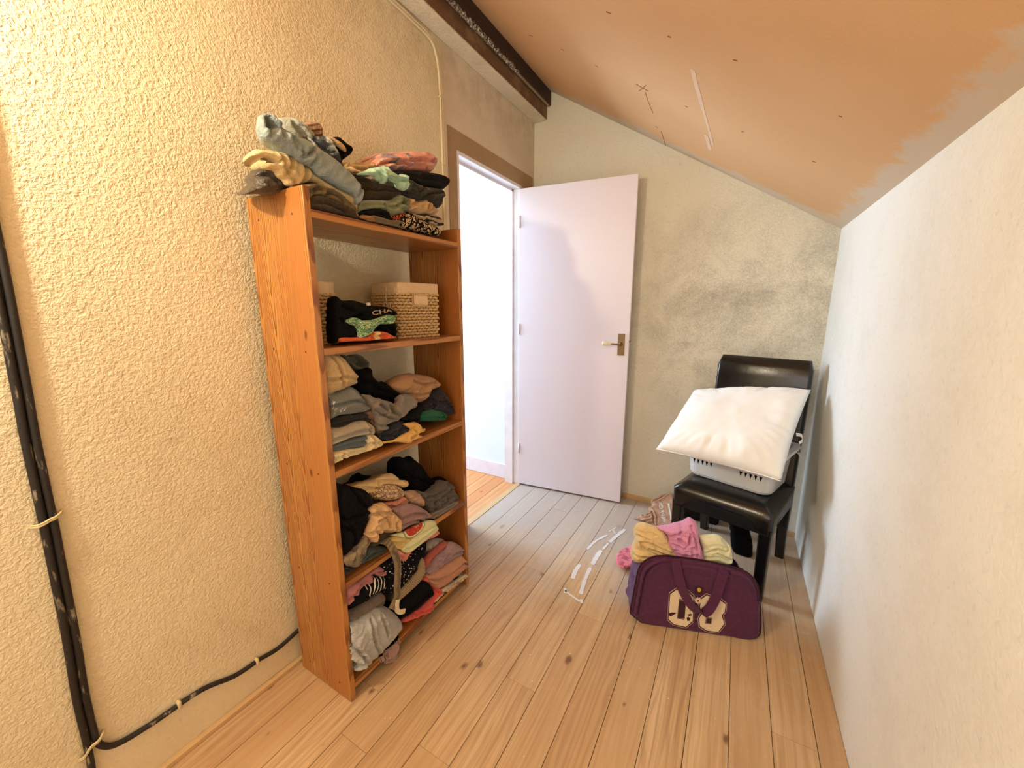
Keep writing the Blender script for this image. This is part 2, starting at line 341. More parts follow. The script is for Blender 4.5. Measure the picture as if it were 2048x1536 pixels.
# purlin: rendered box below, dark timber above, with a pipe and foam along it
tag(obj('beam', B((XL, Y0, 2.598), (-1.195, YB, 2.80)), M_BEAM), kind='structure').name = 'trim_1'
bm = bmesh.new(); box(bm, (XL, Y0, 2.514), (-1.226, YB, 2.598), .004)
b2 = tag(obj('trim_2', bm, M_SOFF), kind='structure')
obj('face_board', B((-1.226, Y0, 2.522), (-1.2225, YB-.002, 2.597)), M_BEAM2, b2)
bm = bmesh.new(); tube(bm, [(-1.207, Y0+.02, 2.594), (-1.207, 2.575, 2.594)], .0075, 10)
pp = tag(obj('water_pipe', bm, plain('grimy_pipe', (176, 156, 128), .6), None, True), 'thin grimy pipe running along the dark beam under the sloping ceiling', 'pipe')
bm = bmesh.new(); P = [(-1.205 + .003*noise.noise(Vector((0, i*.9, 3))), .2 + i*.012, 2.597 + .004*noise.noise(Vector((5, i*.7, 0)))) for i in range(164)]
tube(bm, P, lambda t: .011 + .007*noise.noise(Vector((t*160, 0, 0))), 9)
for v in bm.verts: v.co += Vector((noise.noise(v.co*190), noise.noise(v.co*170 + Vector((9, 0, 0))), noise.noise(v.co*180 + Vector((0, 7, 0)))))*.007
m = N('dirty_foam'); v = m.coord('World'); M_FOAM = m.done(m.mix(m.ramp(m.noise(v, 120, 3), [(.42, 0), (.62, 1)]), lin((50, 40, 32)), lin((196, 186, 168))), .9)
obj('foam_bead', bm, M_FOAM, pp)
# battens at the foot of the walls
struct('baseboard_left', B((XL, Y0, -.001), (XL+.02, D0-.03, .016), .003), M_BAT)
struct('baseboard_back', B((-.59, YB-.014, -.001), (XR, YB, .03), .003), M_BAT)
# door surround
bm = bmesh.new(); box(bm, (XL, 1.655, -.001), (XL+.004, D0, DZ+.088)); box(bm, (XL, D0, DZ), (XL+.004, YB-.025, DZ+.088))
struct('trim_3', bm, M_CASING)
bm = bmesh.new(); box(bm, (XL-.115, D0, .0), (XL+.003, D0+.02, DZ-.02), .002); box(bm, (XL-.115, D1-.02, .0), (XL+.003, D1, DZ-.02), .002); box(bm, (XL-.115, D0, DZ-.02), (XL+.003, D1, DZ), .002)
box(bm, (XL-.115, D1-.034, 0), (XL-.05, D1-.02, DZ-.02)); box(bm, (XL-.115, D0+.02, DZ-.034), (XL-.05, D1-.02, DZ-.02))
struct('trim_4', bm, M_WHITE)
struct('trim_5', B((XL-.03, D0, -.02), (XL+.012, D1, .003), .002), plain('threshold_wood', (206, 170, 122), .6))
# the hall beyond
HX = -3.05
struct('wall_hall_back', B((HX, 2.438, -.12), (XL-.115, 2.54, 2.5)), M_HALL)
struct('wall_hall_front', B((HX, .72, -.12), (XL-.09, .82, 2.5)), M_HALL)
struct('wall_hall_end', B((HX-.1, .72, -.12), (HX, 2.54, 2.5)), M_HALL)
struct('ceiling_hall', B((HX-.1, .72, 2.42), (XL-.09, 2.54, 2.5)), M_HALL)
hf = struct('floor_hall', B((HX, .82, -.12), (XL-.09, 2.438, -.024)), plain('hall_subfloor', (60, 44, 30), .9))
x = XL - .031; random.seed(5)
while x > HX + .05:
    y = .82; cut = [.82]; y += random.uniform(.2, .9)
    while y < 2.3: cut.append(y); y += random.uniform(.5, 1.1)
    cut.append(2.438)
    for a, b in zip(cut, cut[1:]): obj('plank', B((x-.0935, a+.0006, -.024), (x-.0008, b-.0006, random.uniform(-.001, 0)), .0012, 1), M_HALLP, hf)
    x -= .0945
struct('baseboard_hall', B((HX, 2.424, 0), (XL-.115, 2.438, .115), .003), M_HALLT)

# ------------------------------------------------------------------ door leaf
hx, hy = -1.318, 2.388; ang = math.atan2(.080, .739); DW = .743
dl = obj('door_1', B((0, 0, .012), (DW, .038, 2.062), .0015, 1), M_DOOR); tag(dl, kind='structure'); dl.location = (hx, hy, 0); dl.rotation_euler = (0, 0, ang)
M_BRASS = plain('tarnished_brass', (128, 108, 78), .38, Metallic=.85); M_IVORY = plain('ivory_plastic', (238, 222, 190), .3)
hz = 1.075; px = DW - .046
dh = obj('door_handle', box(bmesh.new(), (px-.021, -.004, hz-.068), (px+.021, 0, hz+.068), .002), M_BRASS, dl)
bm = bmesh.new(); tube(bm, [(px-.002, -.002, hz+.004), (px-.002, -.016, hz+.004)], .011, 14); tube(bm, catmull([(px-.002, -.012, hz+.004), (px-.002, -.042, hz+.004), (px-.018, -.05, hz+.005), (px-.055, -.05, hz+.007)], 5), .0052, 10)
obj('lever', bm, M_BRASS, dh, True)
bm = bmesh.new(); tube(bm, [(px-.052-.055*t, -.05, hz+.007+.002*t) for t in [i/10 for i in range(11)]], lambda t: .0075 + .0075*math.sin(min(1, t*1.15)*PI*.62)*(1 if t < .97 else .75), 14)
obj('lever_grip', bm, M_IVORY, dh, True)
bm = bmesh.new(); bmesh.ops.create_icosphere(bm, subdivisions=2, radius=.006); bmesh.ops.translate(bm, verts=bm.verts, vec=(DW+.004, .012, hz+.02)); obj('latch_bolt', bm, M_BRASS, dl, True)
for z in (.25, 1.12, 1.82):
    bm = bmesh.new(); tube(bm, [(.004, -.004, z), (.004, -.004, z+.075)], .0055, 10); obj('hinge', bm, M_WHITE, dl, True)

# ------------------------------------------------------------------ cables on the left wall
def wob(p, a, k): return Vector(p) + Vector((0, noise.noise(Vector((k, p[2]*7, 1)))*a, 0))
M_BLACKC = N('black_cable'); v = M_BLACKC.coord('World')
M_BLACKC = M_BLACKC.done(M_BLACKC.mix(M_BLACKC.ramp(M_BLACKC.noise(M_BLACKC.coord('World', (60, 60, 14)), 1, 4, .6), [(.60, 0), (.68, 1)]), lin((30, 25, 20)), lin((150, 138, 116))), .6, M_BLACKC.bump(M_BLACKC.noise(v, 90, 3), .4, .003))
M_CLIP = plain('yellowed_cord', (214, 196, 148), .8)
def cable(name, y, ztop, zbot, r, label, tail=None):
    P = [wob((XL+r+.001, y + .031*(ztop-(ztop-zbot)*i/40 - .82), ztop-(ztop-zbot)*i/40), .0025, y*9) for i in range(41)]
    if tail: P += catmull([P[-1]] + tail, 9)[1:]
    bm = bmesh.new(); tube(bm, P, r, 10)
    return tag(obj(name, bm, M_BLACKC, None, True), label, 'cable', 'black cables on the left wall')
cA = cable('black_cable', .1655, 2.45, .0, .0072, 'left of the two thick black cables running down the cream wall')
cB = cable('black_cable', .1805, 2.45, .235, .0072, 'black cable that turns right at the bottom and runs on towards the bookcase',
           [(XL+.009, .170, .205), (XL+.009, .198, .178), (XL+.008, .27, .166), (XL+.008, .38, .162), (XL+.007, .47, .128), (XL+.007, .545, .122), (XL+.007, .61, .113), (XL+.007, .70, .128), (XL+.007, .80, .13)])
for z, t in ((.83, 0), (.225, .02)):
    y = .173 + .031*(z-.82)
    bm = bmesh.new(); P = catmull([(XL+.001, y-.024, z-.008-t), (XL+.014, y-.016, z-.006-t*.6), (XL+.019, y-.006, z-.002), (XL+.018, y+.002, z+.001), (XL+.019, y+.01, z+.003), (XL+.012, y+.019, z+.006), (XL+.001, y+.024, z+.008)], 6)
    tube(bm, P, .0026, 8); tube(bm, [p + Vector((.001, .001, .0046)) for p in P], .0023, 8); obj('cord_tie', bm, M_CLIP, cA, True)
for y, z in ((.325, .168), (.535, .124)):
    bm = bmesh.new(); box(bm, (XL, y-.004, z-.014), (XL+.018, y+.006, z+.012), .004); obj('cable_clip', bm, M_CLIP, cB, True)
M_WC = plain('cream_painted_cable', (222, 206, 172), .7)
for k, dy in enumerate((-.0055, .0055)):
    P = catmull([(XL+.006, 1.613+dy, 1.45), (XL+.006, 1.612+dy, 1.9), (XL+.006, 1.610+dy, 2.25), (XL+.006, 1.604+dy, 2.36-dy*.3), (XL+.006, 1.587+dy*.8, 2.43-dy*.6), (XL+.006, 1.545+dy*.4, 2.478-dy), (XL+.006, 1.45, 2.489-dy), (XL+.006, 1.2, 2.494-dy), (XL+.006, .2, 2.486-dy), (XL+.006, -.8, 2.48-dy)], 9)
    bm = bmesh.new(); tube(bm, P, .0055, 8)
    wc = tag(obj('cream_cable', bm, M_WC, None, True), ['cream painted cable nearer the camera of the pair bending up to the beam', 'cream painted cable nearer the doorway of the pair bending up to the beam'][k], 'cable', 'cream cables on the left wall')
for y, z in ((1.609, 2.27), (1.612, 1.98)):
    obj('cable_clip', B((XL, y-.013, z-.004), (XL+.013, y+.013, z+.004), .002), M_CLIP, wc)

# ------------------------------------------------------------------ bookcase
bc = thing('bookcase', 'tall open pine bookcase with orange varnish standing against the cream left wall', 'bookcase', (-1.14, 1.0, 0))
BX0, BX1 = -1.275, -1.004
def sub(name, bm, mat): o = obj(name, bm, mat, bc); o.matrix_parent_inverse = Matrix.Translation((1.14, -1.0, 0)); return o
pl = sub('side_panel', B((BX0, .665, 0), (BX1, .685, 1.612), .0025), M_PINEV); pr = sub('side_panel', B((BX0, 1.312, 0), (BX1, 1.332, 1.612), .0025), M_PINEV)
SH = [1.557, 1.188, .817, .441, .062]
for z in SH: sub('shelf', B((BX0, .685, z-.021), (BX1, 1.312, z), .0015, 1), M_PINEH)
M_PLUG = plain('screw_hole', (96, 50, 20), .7)
for z in SH:
    for x in (BX0+.055, BX1-.055):
        bm = bmesh.new(); tube(bm, [(x, .6645, z-.01), (x, .666, z-.01)], .0032, 8)
        o = obj('screw', bm, M_PLUG, pl)
        o.matrix_parent_inverse = pl.matrix_parent_inverse @ Matrix.Identity(4)
        o.matrix_parent_inverse = Matrix.Identity(4)

# ------------------------------------------------------------------ cloth
_fab = {}
def fabric(col, pat=None, col2=None, sc=40, ang=0., gloss=0):
    key = (col, pat, col2, sc, ang, gloss)
    if key in _fab: return _fab[key]
    m = N('cloth_' + (pat or 'plain')); v = m.coord('Object', (1, 1, 1), (0, 0, ang)); s = m.sep(v)
    dark = max(col) < 40
    c = tuple(min(.86, x*GAIN) for x in lin(col)[:3]) + (1,)
    heather = m.noise(m.coord('Object'), 420, 2)
    base = m.mix(m.noise(v, 17, 3), tuple(x*.80 for x in c[:3]) + (1,), tuple(min(.9, x*1.12) for x in c[:3]) + (1,))
    base = m.mix(m.math('MULTIPLY', m.ramp(heather, [(.3, 1), (.7, 0)]), .22), base, tuple(x*.55 for x in c[:3]) + (1,))
    if pat:
        d = tuple(min(.86, x*GAIN) for x in lin(col2 or (0, 0, 0))[:3]) + (1,)
        if pat == 'stripe': f = m.ramp(m.wave(v, sc*.35, 2, 1, 1, 'X'), [(.55, 0), (.75, 1)])
        elif pat in ('blotch', 'blotch2'): f = m.ramp(m.noise(v, sc, 3, .6, .4), [(.50, 0), (.60, 1)])
        elif pat == 'tiedye': f = m.ramp(m.noise(v, 14, 3, .6, 1.2), [(.46, 0), (.60, 1)]); base = m.mix(m.ramp(m.noise(v, 20, 2, .5, 1), [(.45, 0), (.6, 1)]), base, lin((236, 178, 150)))
        elif pat == 'cuffs': f = m.ramp(m.math('ABSOLUTE', m.math('SUBTRACT', m.math('FRACT', m.math('MULTIPLY', s[0], 95.)), .5)), [(.24, 1), (.30, 0)]); f = m.math('MULTIPLY', f, m.math('GREATER_THAN', s[0], .034)); d = lin((214, 104, 66))
        elif pat == 'zebra': f = m.ramp(m.wave(v, sc*.6, 5, 2, 1.5, 'Y'), [(.50, 0), (.58, 1)])
        elif pat == 'rings': e = m.voro(v, sc*1.5); f = m.ramp(e, [(.25, 0), (.32, 1), (.46, 1), (.52, 0)])
        elif pat == 'scribble': f = m.ramp(m.math('ABSOLUTE', m.math('SUBTRACT', m.noise(v, sc, 2, .5, 1.5), .5)), [(.02, 1), (.06, 0)])
        elif pat == 'endcap': f = m.math('MULTIPLY', m.math('GREATER_THAN', s[0], .012), m.math('LESS_THAN', s[0], .034))
        elif pat == 'sprigs': f = m.math('MULTIPLY', m.ramp(m.noise(v, 230, 2), [(.55, 0), (.60, 1)]), m.ramp(m.voro(v, 22), [(.26, 1), (.34, 0)]))
        elif pat == 'net': f = m.ramp(m.voro(v, sc*1.6, 'DISTANCE_TO_EDGE'), [(.05, 1), (.12, 0)])
        elif pat == 'fruit': f = m.ramp(m.voro(v, 85, 'F1'), [(.18, 0), (.5, 1)]); 
        elif pat == 'redblot': f = m.math('MULTIPLY', m.math('GREATER_THAN', m.noise(v, 28, 1), .5), m.math('LESS_THAN', m.math('ABSOLUTE', m.math('SUBTRACT', s[0], .012)), .013))
        elif pat == 'stripes3': q = m.math('FRACT', m.math('MULTIPLY', m.math('ADD', s[0], m.math('MULTIPLY', s[1], -.35)), 62.)); f = m.math('MULTIPLY', m.ramp(m.math('ABSOLUTE', m.math('SUBTRACT', q, .5)), [(.13, 1), (.17, 0)]), m.math('GREATER_THAN', m.math('ADD', s[0], m.math('MULTIPLY', s[1], .2)), .005))
        elif pat == 'floral': e = m.math('ADD', m.voro(v, sc*1.6), m.math('MULTIPLY', m.noise(v, 300, 1), .25)); f = m.ramp(e, [(.32, 1), (.38, 0)])
        elif pat == 'rib': f = m.ramp(m.wave(v, sc*.55, .6, 1, 1, 'DIAGONAL'), [(.3, 0), (.9, 1)])
        elif pat == 'camo': f = m.ramp(m.noise(v, sc, 2, .5, .6), [(.50, 0), (.54, 1)])
        else: f = 0.
        if pat == 'fruit':
            r = m.n('ShaderNodeVectorMath', operation='LENGTH'); mp = m.coord('Object', (1, 1.45, 0), (0, 0, -.42), (-.030, -.076, 0)); m.put(r.inputs[0], mp); L = r.outputs['Value']
            red = m.mix(f, lin((226, 150, 120)), lin((190, 60, 36)))
            base = m.mix(m.math('LESS_THAN', L, .060), base, lin((150, 168, 112))); base = m.mix(m.math('LESS_THAN', L, .053), base, lin((244, 226, 180))); base = m.mix(m.math('LESS_THAN', L, .046), base, red)
        else: base = m.mix(f, base, d)
    hb = m.math('ADD', m.noise(m.coord('Object', (1, 1, 1)), 330, 2), m.math('MULTIPLY', m.math('ABSOLUTE', m.math('SUBTRACT', m.noise(v, 26, 3, .55, .9), .5)), 7.))
    if pat == 'rib': hb = m.math('ADD', hb, m.math('MULTIPLY', f, -2.))
    r = m.done(base, .35 if gloss else .92, m.bump(hb, .55, .0035), Specular_IOR_Level=.5 if gloss else .12, Sheen_Weight=.0 if dark else .15, Sheen_Roughness=.5)
    _fab[key] = r; return r
GAIN = 1.25

def dist_poly(P, Q):
    """distance of points P (n,2) to the closed polyline Q (m,2)"""
    A = Q; Bq = np.roll(Q, -1, 0); d = np.full(len(P), 9.)
    for a, b in zip(A, Bq):
        ab = b - a; L = ab @ ab + 1e-12; t = np.clip(((P - a) @ ab)/L, 0, 1); d = np.minimum(d, np.hypot(*(P - a - t[:, None]*ab).T))
    return d
def dist_line(P, Q):
    d = np.full(len(P), 9.)
    for a, b in zip(Q[:-1], Q[1:]):
        ab = b - a; L = ab @ ab + 1e-12; t = np.clip(((P - a) @ ab)/L, 0, 1); d = np.minimum(d, np.hypot(*(P - a - t[:, None]*ab).T))
    return d
def inside(P, Q):
    c = np.zeros(len(P), bool)
    for a, b in zip(Q, np.roll(Q, -1, 0)):
        m = ((a[1] > P[:, 1]) != (b[1] > P[:, 1])); x = (b[0]-a[0])*(P[:, 1]-a[1])/((b[1]-a[1]) or 1e-9) + a[0]
        c ^= m & (P[:, 0] < x)
    return c
def garment(name, frame, poly, depth, mat, r=.02, wr=.004, kind='fold', creases=(), holes=(), slope=(.3, 0.), clamp=None, cell=.0038, parent=None, seed=0, auto=0):
    """a soft solid of cloth: outline poly in the plane of frame (U, V, outward N), rounded and creased in front, depth deep"""
    pts = [(p.x, p.y) for p in catmull([(a, b, 0) for a, b in poly], 4, True)]
    bm = bmesh.new(); f = bm.faces.new([bm.verts.new((x, y, 0)) for x, y in pts])
    Q = np.array(pts); lo = Q.min(0); hi = Q.max(0)
    for ax in (0, 1):
        k = lo[ax] + cell*.5
        while k < hi[ax]:
            co = [0, 0, 0]; no = [0, 0, 0]; co[ax] = k; no[ax] = 1
            bmesh.ops.bisect_plane(bm, geom=bm.verts[:] + bm.edges[:] + bm.faces[:], plane_co=co, plane_no=no, dist=1e-6); k += cell
    bmesh.ops.remove_doubles(bm, verts=bm.verts, dist=.0006)
    vs = list(bm.verts); P = np.array([v.co[:2] for v in vs]); d = dist_poly(P, Q)
    t = np.clip(d/r, 0, 1); n = -r*(1 - np.sqrt(np.clip(1 - (1-t)**2, 0, 1)))
    cr = kind == 'crumple'; sv = Vector((seed*7.3, seed*3.1, seed))
    ca, sa = math.cos(seed*1.7), math.sin(seed*1.7); W = np.zeros(len(P))
    for i, (x, y) in enumerate(P):
        if cr:
            a = 1 - abs(noise.noise(Vector(((x*ca+y*sa)*30, (y*ca-x*sa)*13, 0)) + sv))*2; b = noise.noise(Vector((x*70, y*70, 3)) + sv)
            W[i] = a*wr*1.2 + b*wr*.5 + (1 - abs(noise.noise(Vector(((x*sa+y*ca)*62, (y*sa-x*ca)*25, 2)) + sv))*2)*wr*.6
        else:
            a = noise.noise(Vector((x*13, y*34, 0)) + sv); b = 1 - abs(noise.noise(Vector(((x*ca+y*sa)*44, (y*ca-x*sa)*13, 5)) + sv))*2; c_ = 1 - abs(noise.noise(Vector((x*22, y*75, 8)) + sv))*2
            W[i] = a*wr + b*wr*.8 + c_*wr*.5
    n = n + W*np.clip(.25 + d/r, 0, 1)
    if kind == 'fold' and auto:
        xs_ = np.linspace(lo[0], hi[0], 15)[1:-1]; ml = []
        for x in xs_:
            ys_ = []
            for a, b2 in zip(Q, np.roll(Q, -1, 0)):
                if (a[0] > x) != (b2[0] > x): ys_.append(a[1] + (b2[1]-a[1])*(x-a[0])/(b2[0]-a[0]))
            if len(ys_) == 2 and max(ys_) - min(ys_) > .018: ml.append((x, min(ys_) + (max(ys_)-min(ys_))*(auto + .06*noise.noise(Vector((x*25, seed, 0))))))
        if len(ml) > 3: creases = list(creases) + [ml]
    for c in creases:
        C = np.array([(p.x, p.y) for p in catmull([(a, b, 0) for a, b in c], 4)]); e = dist_line(P, C)
        n = n - .012*np.exp(-(e/.0042)**2) + .0055*np.exp(-((e-.010)/.005)**2)
    for h in holes:
        H = np.array([(p.x, p.y) for p in catmull([(a, b, 0) for a, b in h], 4, True)]); e = dist_poly(P, H); ins = inside(P, H)
        n = np.where(ins, n - np.clip(e/.006, 0, 1)*min(.05, depth*.6), n + .004*np.exp(-(e/.006)**2))
    bvs = {v for e in bm.edges if len(e.link_faces) == 1 for v in e.verts}
    for v, z in zip(vs, n): v.co.z = z
    cen = Vector((Q[:, 0].mean(), Q[:, 1].mean(), 0)); z0 = -r
    for k, (fr, sh) in enumerate(((.12, 1.012), (.4, 1.0), (.75, .97), (1., .88))):
        es = [e for e in bm.edges if len(e.link_faces) == 1]
        ex = bmesh.ops.extrude_edge_only(bm, edges=es)['geom']; nv = [g for g in ex if isinstance(g, bmesh.types.BMVert)]
        pf = (0, .12, .4, .75)[k]; ps = (1, 1.012, 1.0, .97)[k]
        for v in nv:
            q = Vector((v.co.x - slope[0]*pf*depth, v.co.y - slope[1]*pf*depth, 0)); q = cen + (q - cen)*(sh/ps)
            wob_ = noise.noise(Vector((q.x*45, q.y*45, fr*9)) + sv)*wr*.8
            v.co = Vector((q.x + slope[0]*fr*depth + wob_, q.y + slope[1]*fr*depth + wob_, z0 - (depth-r)*fr if fr < 1 else -depth))
    es = [e for e in bm.edges if len(e.link_faces) == 1]
    bmesh.ops.triangle_fill(bm, edges=es, use_beauty=True)
    U, V, Nn, O = frame
    mw = Matrix(((U[0], V[0], Nn[0], O[0]), (U[1], V[1], Nn[1], O[1]), (U[2], V[2], Nn[2], O[2]), (0, 0, 0, 1)))
    if clamp:
        inv = mw.inverted()
        for v in bm.verts:
            wv = mw @ v.co; w2 = clamp(wv.copy())
            if (w2 - wv).length > 1e-6: v.co = inv @ w2
    o = obj(name, bm, mat, parent, True)
    o.matrix_local = mw
    return o
def mk_clamp(zs, zt, ymin, ymax):
    def f(p):
        if p.x < -1.0025:
            p.z = max(p.z, zs + .0012)
            if zt: p.z = min(p.z, zt - .0015)
        if p.x < -1.0025 or ymin < .6:
            p.y = min(max(p.y, ymin), ymax)
        p.x = max(p.x, XL + .012)
        return p
    return f
SHELF = dict(A=(1.557, None, .5, 1.6), B=(1.557, None, .5, 1.6), C=(1.188, 1.536, .6885, 1.309), D=(.817, 1.167, .6885, 1.309), E=(.441, .796, .6885, 1.309), F=(.062, .420, .6885, 1.309))
ALL = {}

from mathutils.bvhtree import BVHTree
def floor_clamp(p):
    p.z = max(p.z, .0015); p.y = min(p.y, YB - .003); return p
def drape(o, target, axis, off):
    """lay the thin letters of o on the surface of target, looking along axis"""
    bpy.context.view_layer.update()
    tm = target.matrix_world; tv = [tm @ v.co for v in target.data.vertices]; bv = BVHTree.FromPolygons(tv, [tuple(p.vertices) for p in target.data.polygons])
    om = o.matrix_world; inv = om.inverted(); ax = Vector(axis)
    for v in o.data.vertices:
        p = om @ v.co; hit = bv.ray_cast(p + ax*.2, -ax)
        if hit[0] is not None: v.co = inv @ (hit[0] + ax*(off + (.0007 if v.co.z > 0 else 0)))
def fit(o, wd):
    x = [v.co.x for v in o.data.vertices]; k = wd/(max(x) - min(x)); x0 = min(x)
    for v in o.data.vertices: v.co.x = (v.co.x - x0)*k
def drape_text(name, s, size, wd, loc, ang, target, mat):
    c, q = math.cos(ang), math.sin(ang)
    o = text(name, s, size, mat, target, Matrix(((0, 0, 1, loc[0]), (c, -q, 0, loc[1]), (q, c, 0, loc[2]), (0, 0, 0, 1)))); o.matrix_parent_inverse = target.matrix_basis.inverted()
    fit(o, wd); drape(o, target, Vector((1, -.72, 0)).normalized(), .0006)
def text_on(name, s, wd, p, ang, target, size, mat):
    c, q = math.cos(ang), math.sin(ang)
    o = text(name, s, size*2.0, mat, target, Matrix(((c, -q, 0, p[0]), (q, c, 0, p[1]), (0, 0, 1, .0), (0, 0, 0, 1))))
    fit(o, wd); drape(o, target, target.matrix_world.to_3x3() @ Vector((0, 0, 1)), .0006)
